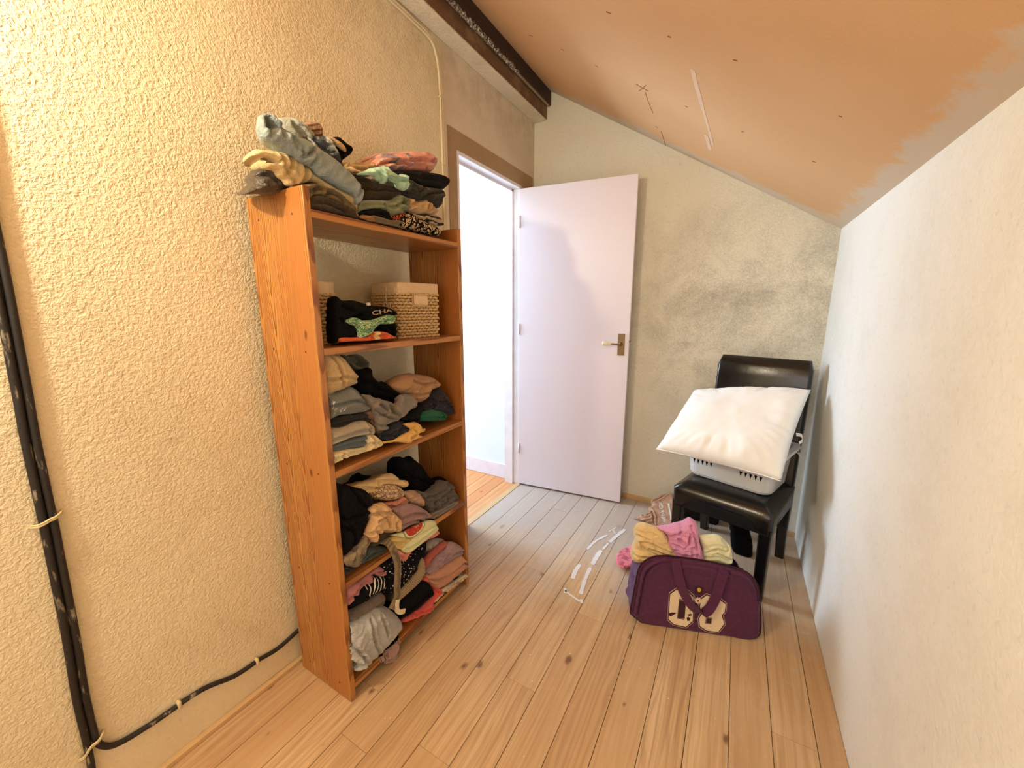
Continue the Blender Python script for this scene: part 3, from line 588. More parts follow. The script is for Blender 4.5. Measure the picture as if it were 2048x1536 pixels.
GARM = [
('folded_jeans','dark brown folded jeans at the very bottom of the left bookcase-top pile','jeans','A',(-1.012,0.7627,1.5643),0.19,(74,60,42),'fold',None,None,40,0.0,0,0.02,0.004,[(-84.2,11.4),(-49.9,35.3),(-22.9,39.4),(22.3,30.4),(54.2,22.9),(73.7,19.0),(84.2,0.5),(69.1,0.4),(-1.5,1.4),(-83.6,0.0)],[[(-73.1,13.9),(-24.6,22.4),(39.4,12.1)]],[]),
('frayed_trousers','olive brown trousers with a frayed ragged hole,second from bottom of the left top pile','trousers','A',(-1.01,0.7611,1.565),0.2,(112,94,64),'fold',None,None,40,0.0,0,0.02,0.004,[(-82.1,49.1),(-68.1,57.1),(-49.0,63.4),(-30.2,61.0),(4.6,61.2),(43.0,48.8),(75.0,33.7),(83.9,19.7),(82.1,0.0),(73.6,17.6),(54.1,20.9),(22.2,28.0),(-22.9,37.0),(-52.3,32.3),(-83.9,11.2)],[[(-20.3,38.7),(-6.9,48.0),(11.0,48.0),(35.9,32.0)],[(-72.6,36.6),(-56.5,36.4),(-45.4,53.2),(-31.1,52.6)]],[]),
('khaki_trousers','khaki beige folded trousers whose open waist sticks out left over the bookcase panel','trousers','A',(-1.03,0.7244,1.5721),0.2,(205,180,130),'fold',None,None,40,0.0,0,0.02,0.005,[(-146.2,88.9),(-140.9,103.0),(-125.4,107.0),(-93.3,114.5),(-64.3,116.1),(-34.9,107.7),(-22.1,101.6),(9.1,86.2),(52.6,73.6),(97.4,66.1),(131.0,61.7),(141.0,35.2),(137.4,18.3),(146.2,0.2),(132.7,0.0),(118.6,21.4),(81.2,40.3),(40.0,50.3),(21.2,62.5),(-2.5,66.8),(-26.9,56.5),(-41.1,49.9),(-63.7,44.2),(-75.4,53.8),(-91.5,59.0),(-98.8,66.4),(-116.3,68.9),(-126.8,78.7),(-129.2,90.6)],[[(-65.4,106.3),(-68.0,82.6),(-78.2,66.4)],[(-89.4,95.3),(-85.3,77.7),(-70.2,62.8),(-54.0,53.5)],[(-27.0,98.2),(-24.9,75.0),(-33.9,54.7)],[(-125.7,88.0),(-114.2,87.9),(-100.5,86.4)]],[[(-127.3,87.5),(-119.3,93.2),(-107.8,91.6),(-96.4,87.6),(-98.4,78.7),(-111.6,75.8),(-123.1,77.9)]]),
('studded_trousers','dark shiny studded trousers crushed at the far left of the top pile','trousers','A',(-1.09,0.6411,1.5832),0.15,(62,52,38),'crumple',None,None,40,0.0,1,0.02,0.008,[(-60.4,0.0),(-46.6,18.5),(-36.7,28.6),(-34.3,48.3),(-25.3,66.0),(-7.9,77.6),(12.9,78.7),(22.8,72.6),(50.3,63.9),(60.4,52.1),(28.2,24.8),(-26.2,8.0)],[[(11.0,62.4),(31.5,53.9),(51.1,50.8)],[(-31.8,45.2),(-10.8,52.7),(8.4,40.0)]],[]),
('light_jeans','big pale blue folded jeans lying slanted on top of the left pile','jeans','A',(-1.0,0.7232,1.6042),0.1,(140,150,146),'fold',None,None,40,0.0,0,0.02,0.005,[(-141.3,121.6),(-137.1,137.6),(-124.5,148.0),(-110.9,151.5),(-100.3,143.7),(-80.5,126.0),(-60.5,120.2),(-43.1,123.3),(-25.6,123.6),(-10.6,115.2),(19.6,112.1),(48.4,103.9),(78.4,92.0),(109.5,75.1),(132.9,49.2),(141.3,37.8),(130.5,6.0),(118.3,0.0),(113.0,20.0),(83.0,27.2),(36.9,39.0),(3.1,44.4),(-18.7,60.2),(-49.5,64.8),(-69.8,73.7),(-97.3,83.3),(-116.3,87.8),(-132.5,94.6),(-138.4,107.2)],[[(-100.3,143.7),(-88.9,123.0),(-70.2,107.7),(-50.4,95.6)],[(-122.7,98.9),(-108.8,120.4),(-97.1,120.1),(-94.7,106.7)],[(-46.8,89.3),(-46.3,74.3),(-31.7,86.3),(-11.6,106.1)],[(-13.9,84.1),(-18.4,63.2)],[(129.7,46.2),(121.4,17.4)],[(-78.4,108.6),(-63.7,91.4),(-47.7,81.4)]],[[(-135.0,123.9),(-131.5,135.5),(-125.3,141.2),(-118.4,136.1),(-107.8,128.6),(-102.5,124.4),(-115.1,115.5),(-126.2,101.2),(-131.9,107.8)]]),
('grey_white_jeans','greyish white jeans bunched just behind the pale blue ones on the left pile','jeans','A',(-1.105,0.7406,1.7553),0.12,(158,160,146),'crumple',None,None,40,0.0,0,0.02,0.007,[(-52.1,41.7),(-40.5,48.0),(-21.8,57.0),(-1.2,57.7),(24.5,55.0),(40.6,45.2),(52.1,34.4),(44.5,10.6),(18.7,0.0),(-9.7,1.0),(-35.0,18.4)],[[(-17.3,36.8),(-2.6,23.8),(15.0,11.3)],[(-3.7,55.8),(22.8,38.9),(31.3,27.3)]],[]),
('brown_scarf','brown striped crumpled scarf at the summit of the left top pile','scarf','A',(-1.12,0.8023,1.7878),0.12,(152,120,88),'crumple','stripe',(92,66,46),70,1.2,0,0.02,0.007,[(-31.6,29.7),(-5.0,46.8),(15.7,49.2),(28.7,35.5),(31.6,24.4),(21.6,4.6),(-4.9,0.0),(-18.9,10.1)],[],[]),
('acid_wash_jeans','dark jeans with white acid wash patches tucked behind the pale blue jeans','jeans','A',(-1.085,0.8121,1.7241),0.13,(70,72,78),'crumple','blotch',(190,196,186),22,0.0,0,0.02,0.006,[(-57.1,44.7),(-46.4,54.1),(-20.5,63.4),(8.8,71.3),(23.8,61.2),(38.2,39.4),(51.2,14.2),(57.1,0.0),(23.9,6.2),(-7.3,16.5),(-37.2,24.2)],[[(-49.3,49.4),(-18.8,30.1),(15.1,27.8)]],[]),
('black_cloth','black cloth corner standing up behind the left top pile','cloth','A',(-1.13,0.9038,1.7368),0.1,(20,19,18),'fold',None,None,40,0.0,0,0.012,0.004,[(-36.1,67.7),(-15.8,85.5),(-5.5,87.6),(36.1,64.2),(-7.8,17.6),(1.0,0.0),(-21.5,12.4),(-33.0,41.3)],[],[]),
('tan_strap','narrow tan strap lying across the black cloth behind the left top pile','strap','A',(-1.08,0.8478,1.7684),0.02,(196,160,118),'fold',None,None,40,0.0,0,0.008,0.004,[(-28.1,24.5),(-4.0,22.9),(21.6,13.6),(28.1,0.4),(10.4,0.0),(-10.7,10.9)],[],[]),
('lettered_top','beige top with a dark printed band between the two top piles','top','B',(-1.075,0.9361,1.7072),0.14,(196,166,122),'fold',None,None,40,0.0,0,0.02,0.006,[(-69.3,20.2),(-59.5,31.4),(-35.6,34.5),(8.6,42.6),(22.6,56.0),(45.7,55.7),(69.3,52.6),(46.7,27.8),(2.2,6.1),(-29.6,0.0),(-53.0,7.6)],[[(-50.9,30.1),(-21.6,21.0),(3.3,18.4)]],[]),
('brown_trousers','dark brown black folded trousers below the mint blouse on top shelf','trousers','B',(-1.035,0.9636,1.6284),0.2,(58,48,36),'fold',None,None,40,0.0,0,0.02,0.003,[(-99.0,70.5),(-60.0,71.9),(-31.7,73.6),(15.3,82.8),(64.8,86.4),(99.0,71.9),(86.0,49.4),(38.5,24.7),(-3.6,17.1),(-78.6,0.0),(-69.6,32.4),(-85.6,56.0)],[[(-85.4,58.3),(-61.7,52.9),(-60.0,37.0),(-74.9,7.8)]],[]),
('mint_blouse','pale mint green blouse draped over the dark trousers on the bookcase top','blouse','B',(-1.0,0.9492,1.6829),0.025,(166,200,172),'crumple',None,None,40,0.0,0,0.012,0.006,[(-101.0,3.9),(-75.0,18.1),(-43.1,36.0),(-0.4,52.7),(14.4,50.6),(32.6,45.4),(67.5,42.3),(88.4,53.3),(101.0,36.1),(98.6,12.8),(79.0,0.0),(61.0,3.1),(44.2,16.1),(17.1,21.7),(1.8,17.6),(-4.5,1.4),(-19.1,1.7),(-34.5,8.1),(-45.1,12.2),(-75.9,7.3)],[[(-43.8,28.5),(-22.6,18.2),(-14.1,4.1)],[(-2.5,47.0),(-1.4,19.2)],[(23.9,21.0),(59.1,25.3),(92.6,34.0)]],[]),
('tie_dye_shirt','pink orange and purple tie-dye shirt topping the right pile beside the doorway','shirt','B',(-1.06,1.1232,1.7542),0.17,(226,140,122),'fold','tiedye',(110,96,112),40,0.0,0,0.02,0.004,[(-150.1,2.6),(-126.2,26.6),(-93.2,46.9),(-66.8,62.0),(-16.3,79.5),(41.7,101.5),(94.4,119.4),(130.8,123.2),(150.1,109.2),(142.1,75.4),(117.7,55.4),(54.7,41.1),(-4.4,24.7),(-74.9,2.9),(-103.6,4.7),(-131.8,0.0)],[[(-138.1,6.0),(-87.5,28.1),(-34.5,42.4),(-3.1,42.3)],[(-96.5,5.5),(-50.3,33.9),(-7.4,38.4)]],[]),
('black_jersey','black jersey under the tie-dye shirt,rounded end facing the doorway','jersey','B',(-1.03,1.1675,1.7361),0.2,(34,32,28),'fold',None,None,40,0.0,0,0.02,0.004,[(-145.3,8.0),(-80.4,28.5),(-23.0,44.3),(38.2,57.9),(103.7,67.9),(133.9,63.8),(145.3,52.1),(121.0,23.9),(98.5,14.0),(-4.7,0.0),(-66.3,5.8),(-112.7,3.3)],[[(-24.1,27.5),(41.4,36.6),(112.6,52.4)]],[]),
('charcoal_trousers','charcoal crumpled trousers in the middle of the right top pile','trousers','B',(-1.028,1.1547,1.6714),0.2,(54,52,45),'crumple',None,None,40,0.0,0,0.02,0.007,[(-101.9,66.4),(-55.5,69.1),(5.9,63.0),(106.4,76.7),(111.3,31.8),(73.8,0.0),(24.9,20.0),(-27.1,9.4),(-75.4,9.2),(-111.3,14.3),(-85.7,28.2),(-75.4,54.1)],[[(-72.6,49.6),(-33.8,32.6),(10.3,65.0)],[(-18.0,20.1),(35.2,43.3),(100.8,61.5)],[(-90.2,19.3),(-34.5,21.7)]],[]),
('sage_sweatshirt','sage green sweatshirt with turned cuff near the bottom of the top pile','sweatshirt','B',(-1.02,0.9645,1.5836),0.2,(132,136,104),'fold',None,None,40,0.0,0,0.02,0.004,[(-106.8,27.7),(-92.3,39.6),(-25.2,54.5),(30.3,66.2),(68.5,93.5),(107.8,87.0),(102.7,70.2),(96.9,42.8),(41.1,21.1),(19.6,19.5),(-0.5,28.0),(-27.4,27.4),(-82.6,12.7),(-107.8,0.0)],[[(41.0,67.1),(54.0,47.1),(91.3,44.3)],[(-6.2,42.1),(6.3,27.4)]],[[(61.5,74.2),(82.6,83.5),(99.6,80.0),(94.5,63.3),(80.6,55.2),(71.8,63.6)]]),
('orange_cuff_jumper','black folded jumper with two orange cuff rings on the top shelf','jumper','B',(-1.018,0.9556,1.581),0.2,(26,24,22),'fold','cuffs',None,40,0.0,0,0.014,0.003,[(-99.3,0.0),(-75.5,14.5),(-20.4,28.7),(6.4,29.0),(26.5,20.7),(47.9,22.3),(74.3,31.7),(99.3,37.4),(99.1,17.6),(70.9,11.2),(25.2,4.2),(-35.5,4.7),(-76.6,1.6)],[],[]),
('grey_shirt','grey brown shirt lying flat at the base of the right top pile','shirt','B',(-1.012,0.9618,1.5663),0.2,(122,106,84),'fold',None,None,40,0.0,0,0.014,0.003,[(-59.8,17.6),(-27.5,18.2),(13.2,16.6),(58.7,23.3),(59.8,3.3),(12.0,1.3),(-51.8,0.0)],[],[]),
('brown_cloth','small brown crumpled cloth between the two piles on the top shelf','cloth','B',(-1.0,0.8749,1.5616),0.05,(142,104,64),'crumple',None,None,40,0.0,0,0.01,0.004,[(-25.9,4.1),(-11.6,14.1),(9.8,15.4),(21.7,8.7),(25.9,1.9),(2.3,0.0)],[],[]),
('tan_blouse','tan crumpled blouse pressed between charcoal trousers and leopard scarf','blouse','B',(-1.024,1.1487,1.6279),0.19,(184,152,110),'crumple',None,None,40,0.0,0,0.02,0.007,[(-77.5,24.6),(-70.0,48.6),(-25.6,50.5),(17.5,60.6),(38.9,50.7),(82.0,41.1),(71.6,23.2),(14.6,12.9),(-28.6,3.7),(-69.2,2.5),(-82.0,0.0)],[[(-71.9,20.5),(-34.2,44.6),(8.6,56.7)],[(21.4,54.0),(7.0,31.5),(23.8,20.9)],[(38.8,49.3),(28.5,24.7)]],[]),
('zebra_scarf','cream scarf with dark zebra stripes at the right end of the top shelf','scarf','B',(-1.03,1.1771,1.6099),0.18,(196,170,134),'fold','zebra',(44,34,28),30,0.0,0,0.02,0.006,[(-87.3,22.7),(-50.5,23.1),(-7.1,32.3),(50.3,42.3),(80.4,23.8),(87.3,7.1),(45.6,0.0),(-0.1,2.2),(-43.0,9.9),(-71.6,16.8)],[],[]),
('speckled_scarf','black scarf speckled with pale rings at the right front of the top shelf','scarf','B',(-1.008,1.1191,1.5665),0.16,(22,20,18),'crumple','rings',(190,165,125),62,0.0,0,0.02,0.006,[(-101.6,21.7),(-68.3,55.9),(-52.7,58.2),(-33.3,51.4),(-9.3,45.1),(33.0,41.8),(82.0,36.2),(102.4,23.6),(91.7,0.0),(30.5,0.2),(-36.7,0.6),(-102.4,0.4)],[],[]),
('black_sweatshirt','black sweatshirt with pale capital letters between the two wicker baskets','sweatshirt','C',(-1.03,0.87,1.2038),0.17,(17,17,18),'fold',None,None,40,0.0,0,0.012,0.003,[(-112.3,122.6),(-93.1,121.5),(-80.7,118.5),(-46.5,119.7),(-8.6,111.0),(28.7,104.3),(77.9,101.0),(103.2,91.7),(124.3,78.6),(115.0,71.2),(69.2,72.0),(25.0,60.4),(-16.0,59.1),(-48.4,68.9),(-73.2,60.6),(-45.7,38.9),(-35.6,29.3),(-42.2,2.1),(-101.8,5.0),(-124.3,0.0)],[[(-64.7,67.5),(-31.8,71.3),(8.1,70.6)],[(-97.4,102.6),(-60.0,89.5),(-26.0,73.5)]],[]),
('green_print_cloth','bright green cloth with white scribble print hanging below the black sweatshirt','cloth','C',(-1.012,0.8736,1.2069),0.1,(66,132,86),'fold','scribble',(206,222,178),95,0.0,0,0.012,0.006,[(-93.5,56.0),(-69.0,66.4),(-50.9,58.7),(-31.8,55.5),(5.7,57.0),(52.3,68.1),(93.5,68.1),(86.3,43.0),(62.8,42.1),(31.6,42.4),(0.0,24.8),(-21.8,7.4),(-46.5,0.0),(-57.2,3.4),(-55.8,28.6),(-64.9,38.4),(-89.1,47.2)],[[(-66.5,64.6),(-58.4,35.4)],[(55.3,66.8),(56.7,45.2)]],[]),
('black_shirt','flat black shirt under the green print cloth beside the square basket','shirt','C',(-1.04,0.9331,1.205),0.14,(14,13,13),'fold',None,None,40,0.0,0,0.01,0.004,[(-61.0,4.7),(-35.4,24.9),(0.1,41.1),(38.9,39.7),(61.0,42.0),(57.8,0.0),(39.5,4.9),(-8.1,18.7),(-39.2,15.4)],[],[]),
('orange_cloth','orange cloth with a cream end lying flat on the basket shelf','cloth','C',(-1.01,0.8572,1.1978),0.2,(206,92,50),'fold','endcap',(224,190,128),40,0.0,0,0.008,0.003,[(-103.7,14.9),(-59.9,14.3),(-17.5,12.7),(9.6,26.2),(42.6,27.3),(77.9,18.2),(104.7,5.0),(104.3,0.0),(26.8,2.1),(-14.3,0.3),(-58.3,2.5),(-104.7,4.2)],[],[]),
('cream_fleece','cream beige fleece folded at the top of the left stack on the second shelf','fleece','D',(-1.02,0.7521,1.0513),0.2,(186,160,118),'fold',None,None,40,0.0,0,0.03,0.005,[(-61.9,119.4),(-27.1,118.9),(9.1,107.6),(31.1,85.2),(50.3,57.5),(63.8,36.1),(53.1,11.1),(23.7,5.4),(-15.9,0.0),(-63.8,0.4)],[[(-28.1,108.5),(-9.5,65.8),(-5.8,13.3)]],[]),
('embroidered_jeans','grey jeans embroidered with small white sprigs in the second shelf stack','jeans','D',(-1.014,0.7657,0.9659),0.2,(116,118,112),'fold','sprigs',(235,230,215),40,0.0,0,0.03,0.004,[(-80.2,85.1),(-33.9,85.8),(5.5,91.5),(21.2,93.5),(44.9,72.9),(68.7,41.7),(80.7,13.6),(65.1,0.0),(38.6,2.1),(9.9,4.3),(-26.4,10.4),(-80.7,7.5),(-79.3,59.6)],[[(-77.7,69.4),(-68.9,47.1),(-77.4,18.3)],[(20.8,89.5),(55.8,47.2),(73.7,20.8)]],[]),
('charcoal_jumper','dark charcoal jumper squeezed under the embroidered jeans','jumper','D',(-1.03,0.774,0.9282),0.18,(48,43,39),'fold',None,None,40,0.0,0,0.018,0.003,[(-77.5,38.1),(-23.2,41.5),(13.7,35.5),(63.0,32.4),(75.5,16.6),(77.5,0.0),(20.9,9.0),(-17.4,5.2),(-77.4,11.8)],[],[]),
('stone_trousers','pale stone grey trousers with rounded fold,middle of the second shelf stack','trousers','D',(-1.012,0.7677,0.8882),0.2,(166,156,136),'fold',None,None,40,0.0,0,0.02,0.003,[(-81.9,57.6),(-33.3,53.2),(13.3,56.1),(52.3,51.3),(74.7,33.4),(82.8,12.2),(71.9,0.0),(28.3,6.7),(-22.2,10.8),(-82.8,7.3)],[[(58.2,42.0),(64.9,20.0),(54.9,4.0)]],[]),
('slate_jumper','slate blue folded jumper second from bottom in the second shelf stack','jumper','D',(-1.016,0.7549,0.857),0.2,(96,104,108),'fold',None,None,40,0.0,0,0.016,0.003,[(-67.1,35.0),(-6.5,39.1),(44.2,35.2),(65.9,33.7),(67.8,15.7),(59.7,2.2),(41.1,0.0),(-9.2,10.6),(-67.8,17.1)],[],[]),
('cream_trousers','cream folded trousers at the bottom of the second shelf stack','trousers','D',(-1.008,0.7777,0.8356),0.2,(214,194,150),'fold',None,None,40,0.0,0,0.018,0.004,[(-96.1,40.6),(-38.0,34.3),(11.9,23.7),(32.9,27.7),(43.1,55.0),(68.8,50.4),(95.3,23.2),(96.9,6.1),(71.6,0.0),(10.0,2.8),(-52.6,8.6),(-88.5,2.3),(-96.9,10.2)],[[(58.1,49.1),(65.0,26.5),(57.9,5.1)],[(-56.4,31.3),(-55.3,11.7)]],[]),
('rolled_jeans','rolled grey jeans leg with an open dark end above the black leggings','jeans','D',(-1.09,0.8616,1.0871),0.12,(102,98,86),'fold',None,None,40,0.0,0,0.018,0.003,[(-54.2,63.6),(-16.3,56.8),(10.9,60.5),(34.0,47.7),(54.2,24.3),(50.4,9.4),(26.3,0.0),(2.1,1.4),(-21.8,33.0)],[],[[(-15.8,44.2),(-3.2,54.0),(13.9,55.6),(33.7,44.3),(48.0,23.6),(30.9,12.0),(17.1,14.9),(-5.4,30.2)]]),
('black_leggings','black leggings heaped behind the grey waistband on the second shelf','leggings','D',(-1.055,0.9168,0.951),0.12,(14,13,14),'fold',None,None,40,0.0,0,0.03,0.006,[(-98.2,98.7),(-74.7,120.1),(-74.5,141.2),(-46.7,148.6),(-21.9,150.1),(-14.5,144.2),(-12.6,123.5),(3.6,106.2),(17.6,94.0),(36.6,91.8),(55.4,79.4),(98.2,37.0),(92.4,15.7),(75.7,0.0),(34.7,18.3),(-13.0,40.5),(-61.2,61.9)],[],[]),
('grey_jeans','grey jeans with open waistband sprawled in the middle of the second shelf','jeans','D',(-1.012,0.9325,0.8873),0.035,(126,117,106),'fold',None,None,40,0.0,0,0.012,0.006,[(-119.4,143.0),(-65.2,120.1),(-19.3,100.4),(6.5,87.4),(15.9,81.8),(32.7,92.0),(40.9,110.4),(93.7,96.9),(119.4,72.4),(118.2,53.1),(81.0,38.2),(33.5,20.3),(-14.1,21.7),(-25.1,18.5),(-26.5,0.0),(-70.9,9.4),(-69.8,56.8),(-82.4,83.0),(-100.5,112.6)],[[(-75.3,84.2),(-31.1,47.2),(29.8,25.9),(81.3,42.0),(115.7,63.4)],[(6.5,86.8),(7.8,53.0),(26.7,39.2)],[(-59.9,98.2),(-32.6,74.5),(-37.9,54.9)],[(-69.4,27.3),(-29.8,16.7)]],[[(-23.6,84.4),(4.1,80.7),(10.0,55.5),(15.0,43.6),(-5.9,51.7),(-18.3,65.2)]]),
('taupe_cardigan','narrow taupe cardigan sleeve squeezed beside the second shelf stack','cardigan','D',(-1.03,0.8722,0.8732),0.1,(130,100,80),'fold',None,None,40,0.0,0,0.012,0.004,[(-35.2,87.7),(-14.0,92.3),(3.0,62.2),(5.4,16.7),(33.7,7.3),(35.2,2.2),(8.8,0.0),(-10.1,34.4),(-22.9,62.8)],[],[]),
('navy_jeans','dark navy jeans folded under the grey waistband on the second shelf','jeans','D',(-1.02,0.9502,0.8407),0.12,(46,47,54),'fold',None,None,40,0.0,0,0.016,0.005,[(-81.5,34.8),(-53.4,39.4),(-38.7,42.9),(-25.4,54.7),(31.0,55.5),(71.6,24.4),(81.5,7.1),(44.2,4.5),(-5.9,0.0),(-37.2,3.2),(-70.0,19.2)],[[(26.6,51.9),(16.4,26.0),(-12.9,12.2)],[(-65.3,30.6),(-16.6,16.4)]],[]),
('yellow_lace_top','mustard yellow lace top crumpled on the edge of the second shelf','top','D',(-1.0,0.9749,0.8152),0.05,(214,170,96),'crumple',None,None,40,0.0,0,0.01,0.007,[(-107.4,41.3),(-53.1,32.7),(-8.1,41.3),(30.4,45.5),(-1.4,76.5),(45.2,69.8),(75.5,54.6),(78.9,36.4),(107.4,27.5),(87.2,20.6),(55.4,23.1),(87.1,4.5),(60.7,1.6),(23.4,6.3),(5.8,0.0),(-42.0,22.1),(-73.0,27.0)],[[(31.4,59.8),(46.9,29.5),(15.6,19.0)]],[]),
('velvet_garment','tan crushed velvet garment perched at the right of the second shelf','clothes','D',(-1.045,1.111,0.9326),0.15,(168,128,92),'crumple',None,None,40,0.0,0,0.035,0.008,[(-134.6,93.5),(-87.3,118.0),(-41.3,121.9),(61.7,99.9),(101.8,79.7),(134.6,48.5),(79.3,32.7),(53.0,20.2),(31.9,3.6),(6.3,0.0),(-30.3,16.6),(-60.2,42.5),(-106.3,60.1)],[[(-68.6,48.0),(-5.7,35.8),(68.3,39.0),(121.6,50.8)],[(-47.3,99.5),(20.5,71.6),(91.0,73.7)]],[]),
('black_jumble','black jersey jumble under the tan velvet garment','jersey','D',(-1.05,1.0639,0.8595),0.14,(26,25,25),'crumple',None,None,40,0.0,0,0.02,0.008,[(-69.9,35.5),(-12.4,51.0),(27.6,66.4),(58.7,69.9),(69.9,54.3),(60.1,0.0),(12.0,7.8),(-45.5,19.4)],[],[]),
('navy_jersey','black navy jersey slumped against the right bookcase panel,second shelf','jersey','D',(-1.04,1.2195,0.8421),0.15,(38,34,42),'fold',None,None,40,0.0,0,0.025,0.006,[(-98.3,86.1),(-59.7,111.0),(-25.6,125.5),(9.4,133.4),(38.1,104.5),(77.0,55.8),(98.3,0.5),(68.5,0.0),(33.9,20.4),(-14.5,39.8),(-50.5,51.0),(-95.5,52.7)],[[(-52.9,97.4),(-50.3,54.5)]],[]),
('green_cloth','bottle green folded cloth on the right of the second shelf','cloth','D',(-1.025,1.1652,0.8387),0.1,(30,92,64),'fold',None,None,40,0.0,0,0.02,0.003,[(-71.2,32.2),(-62.3,60.7),(-13.1,59.6),(27.7,47.3),(71.0,25.4),(71.2,6.9),(47.7,0.0),(-15.6,16.9)],[[(37.8,37.7),(52.7,12.3),(67.1,23.5)]],[]),
('black_jacket','black jacket with one pale button at the left of the third shelf','jacket','E',(-1.012,0.7554,0.5169),0.12,(18,17,19),'fold',None,None,40,0.0,0,0.03,0.007,[(-70.2,263.2),(-41.8,244.3),(-9.5,225.1),(24.2,202.0),(60.2,173.8),(70.2,122.9),(57.6,110.1),(48.0,80.6),(31.2,48.8),(4.6,19.9),(-26.0,12.9),(-40.1,0.0),(-68.6,13.6),(-70.0,62.3)],[[(-9.8,221.7),(8.1,169.9),(44.6,122.6)],[(-66.0,118.3),(-23.2,77.9),(-25.2,21.6)]],[]),
('black_garment','black crumpled garment behind the button jacket on the third shelf','clothes','E',(-1.15,0.8927,0.6543),0.1,(16,14,15),'fold',None,None,40,0.0,0,0.02,0.006,[(-55.3,17.9),(-25.4,27.5),(-1.8,40.7),(20.2,28.5),(55.3,11.2),(46.6,4.3),(10.0,1.3),(-42.5,0.0)],[],[]),
('cream_scarf','cream folded scarf with looped folds at the top of the third shelf','scarf','E',(-1.045,0.8962,0.623),0.16,(216,182,130),'fold',None,None,40,0.0,0,0.014,0.005,[(-126.1,99.7),(-79.0,96.5),(-25.4,88.2),(12.9,88.1),(48.4,79.3),(76.5,52.5),(80.0,41.6),(121.6,20.6),(126.1,1.2),(102.2,0.0),(73.3,21.5),(25.5,45.8),(-5.5,52.8),(-28.7,49.0),(-36.6,44.4),(-85.9,58.1),(-110.7,87.1)],[[(-30.4,72.8),(-18.5,80.7),(26.8,62.4),(82.8,33.0)],[(-110.3,90.6),(-70.2,76.7),(-28.4,52.8)],[(-30.7,69.7),(-28.6,49.7)],[(-98.1,76.3),(-57.1,61.8)]],[]),
('net_pattern_bag','beige bag printed with a brown net pattern in the middle of the third shelf','bag','E',(-1.03,0.9126,0.5964),0.14,(212,182,142),'fold','net',(120,84,60),42,0.0,0,0.028,0.004,[(-77.0,71.6),(-65.2,80.6),(-49.9,86.7),(-27.2,86.7),(11.3,74.0),(43.0,57.4),(77.0,20.8),(66.8,1.1),(38.7,0.0),(6.2,8.2),(-24.3,25.5),(-53.5,43.7)],[],[]),
('peach_cloth','peach pink cloth below the net patterned bag','cloth','E',(-1.02,0.9379,0.573),0.12,(196,128,102),'fold',None,None,40,0.0,0,0.014,0.005,[(-55.3,44.4),(-28.1,37.7),(4.2,29.6),(33.2,30.8),(55.3,0.0),(10.7,3.5),(-18.7,1.3),(-42.9,27.1)],[],[]),
('rose_tan_blouse','rose tan crumpled blouse right of the net patterned bag','blouse','E',(-1.03,1.0352,0.5086),0.13,(178,144,116),'crumple',None,None,40,0.0,0,0.02,0.007,[(-54.4,109.0),(-30.8,98.8),(5.2,87.5),(36.8,58.5),(54.4,24.8),(43.9,0.0),(5.8,25.3),(-25.3,47.0),(-43.3,79.8)],[[(-32.9,68.2),(-14.1,77.4),(18.2,70.3)]],[]),
('mauve_jumper','dusty mauve jumper folded above the fruit print shirt','jumper','E',(-1.0,0.9878,0.4724),0.14,(152,120,116),'fold',None,None,40,0.0,0,0.016,0.003,[(-92.3,119.9),(-57.8,117.7),(-7.3,104.2),(49.7,64.1),(92.3,18.0),(91.2,0.0),(50.7,5.0),(-22.0,20.1),(-73.2,23.2),(-77.3,50.8),(-57.6,64.3)],[[(-63.3,43.5),(-3.5,29.8),(80.2,7.4)],[(28.3,24.4),(50.5,2.2)]],[]),
('crochet_blouse','tan crochet edged blouse hanging over the middle of the third shelf','blouse','E',(-0.996,0.8498,0.5022),0.05,(204,166,120),'crumple',None,None,40,0.0,0,0.014,0.007,[(-56.3,138.8),(-41.4,150.0),(-13.1,143.6),(15.5,127.1),(45.2,82.5),(74.8,41.9),(76.7,27.4),(63.0,0.0),(30.0,14.4),(-6.9,37.5),(-25.5,29.0),(-38.0,11.0),(-58.9,27.9),(-76.7,63.4),(-52.4,103.1)],[[(-50.6,123.7),(-8.5,109.4),(39.5,85.9)],[(-31.9,92.6),(4.7,86.9),(16.7,45.2)],[(57.7,60.5),(43.8,37.7),(49.6,7.9)],[(-73.4,61.6),(-42.1,57.1),(-25.7,35.5)]],[]),
('fruit_print_shirt','shirt with a red fruit slice print edged in cream and green','shirt','E',(-0.99,0.9881,0.4306),0.14,(228,206,156),'fold','fruit',(196,66,44),40,0.0,0,0.01,0.002,[(-105.0,72.8),(-54.4,58.8),(2.5,51.9),(58.4,42.7),(104.8,23.4),(105.0,0.0),(36.6,2.4),(-12.1,4.0),(-76.3,46.8)],[],[]),
('yellow_shirt','yellow folded shirt under the fruit print shirt','shirt','E',(-0.988,0.9168,0.4332),0.12,(232,186,116),'fold',None,None,40,0.0,0,0.012,0.003,[(-55.0,60.1),(-26.3,60.0),(55.0,3.7),(13.7,10.2),(-10.3,0.0),(-51.5,44.2)],[[(-47.2,49.1),(-13.3,16.1)]],[]),
('cream_shirt','cream folded shirt jutting over the third shelf edge','shirt','E',(-0.984,1.0053,0.4002),0.12,(232,212,160),'fold',None,None,40,0.0,0,0.01,0.002,[(-100.4,36.0),(-76.5,45.5),(13.1,35.9),(84.6,32.0),(100.4,8.5),(30.3,3.0),(-22.0,0.0),(-70.8,3.9)],[],[]),
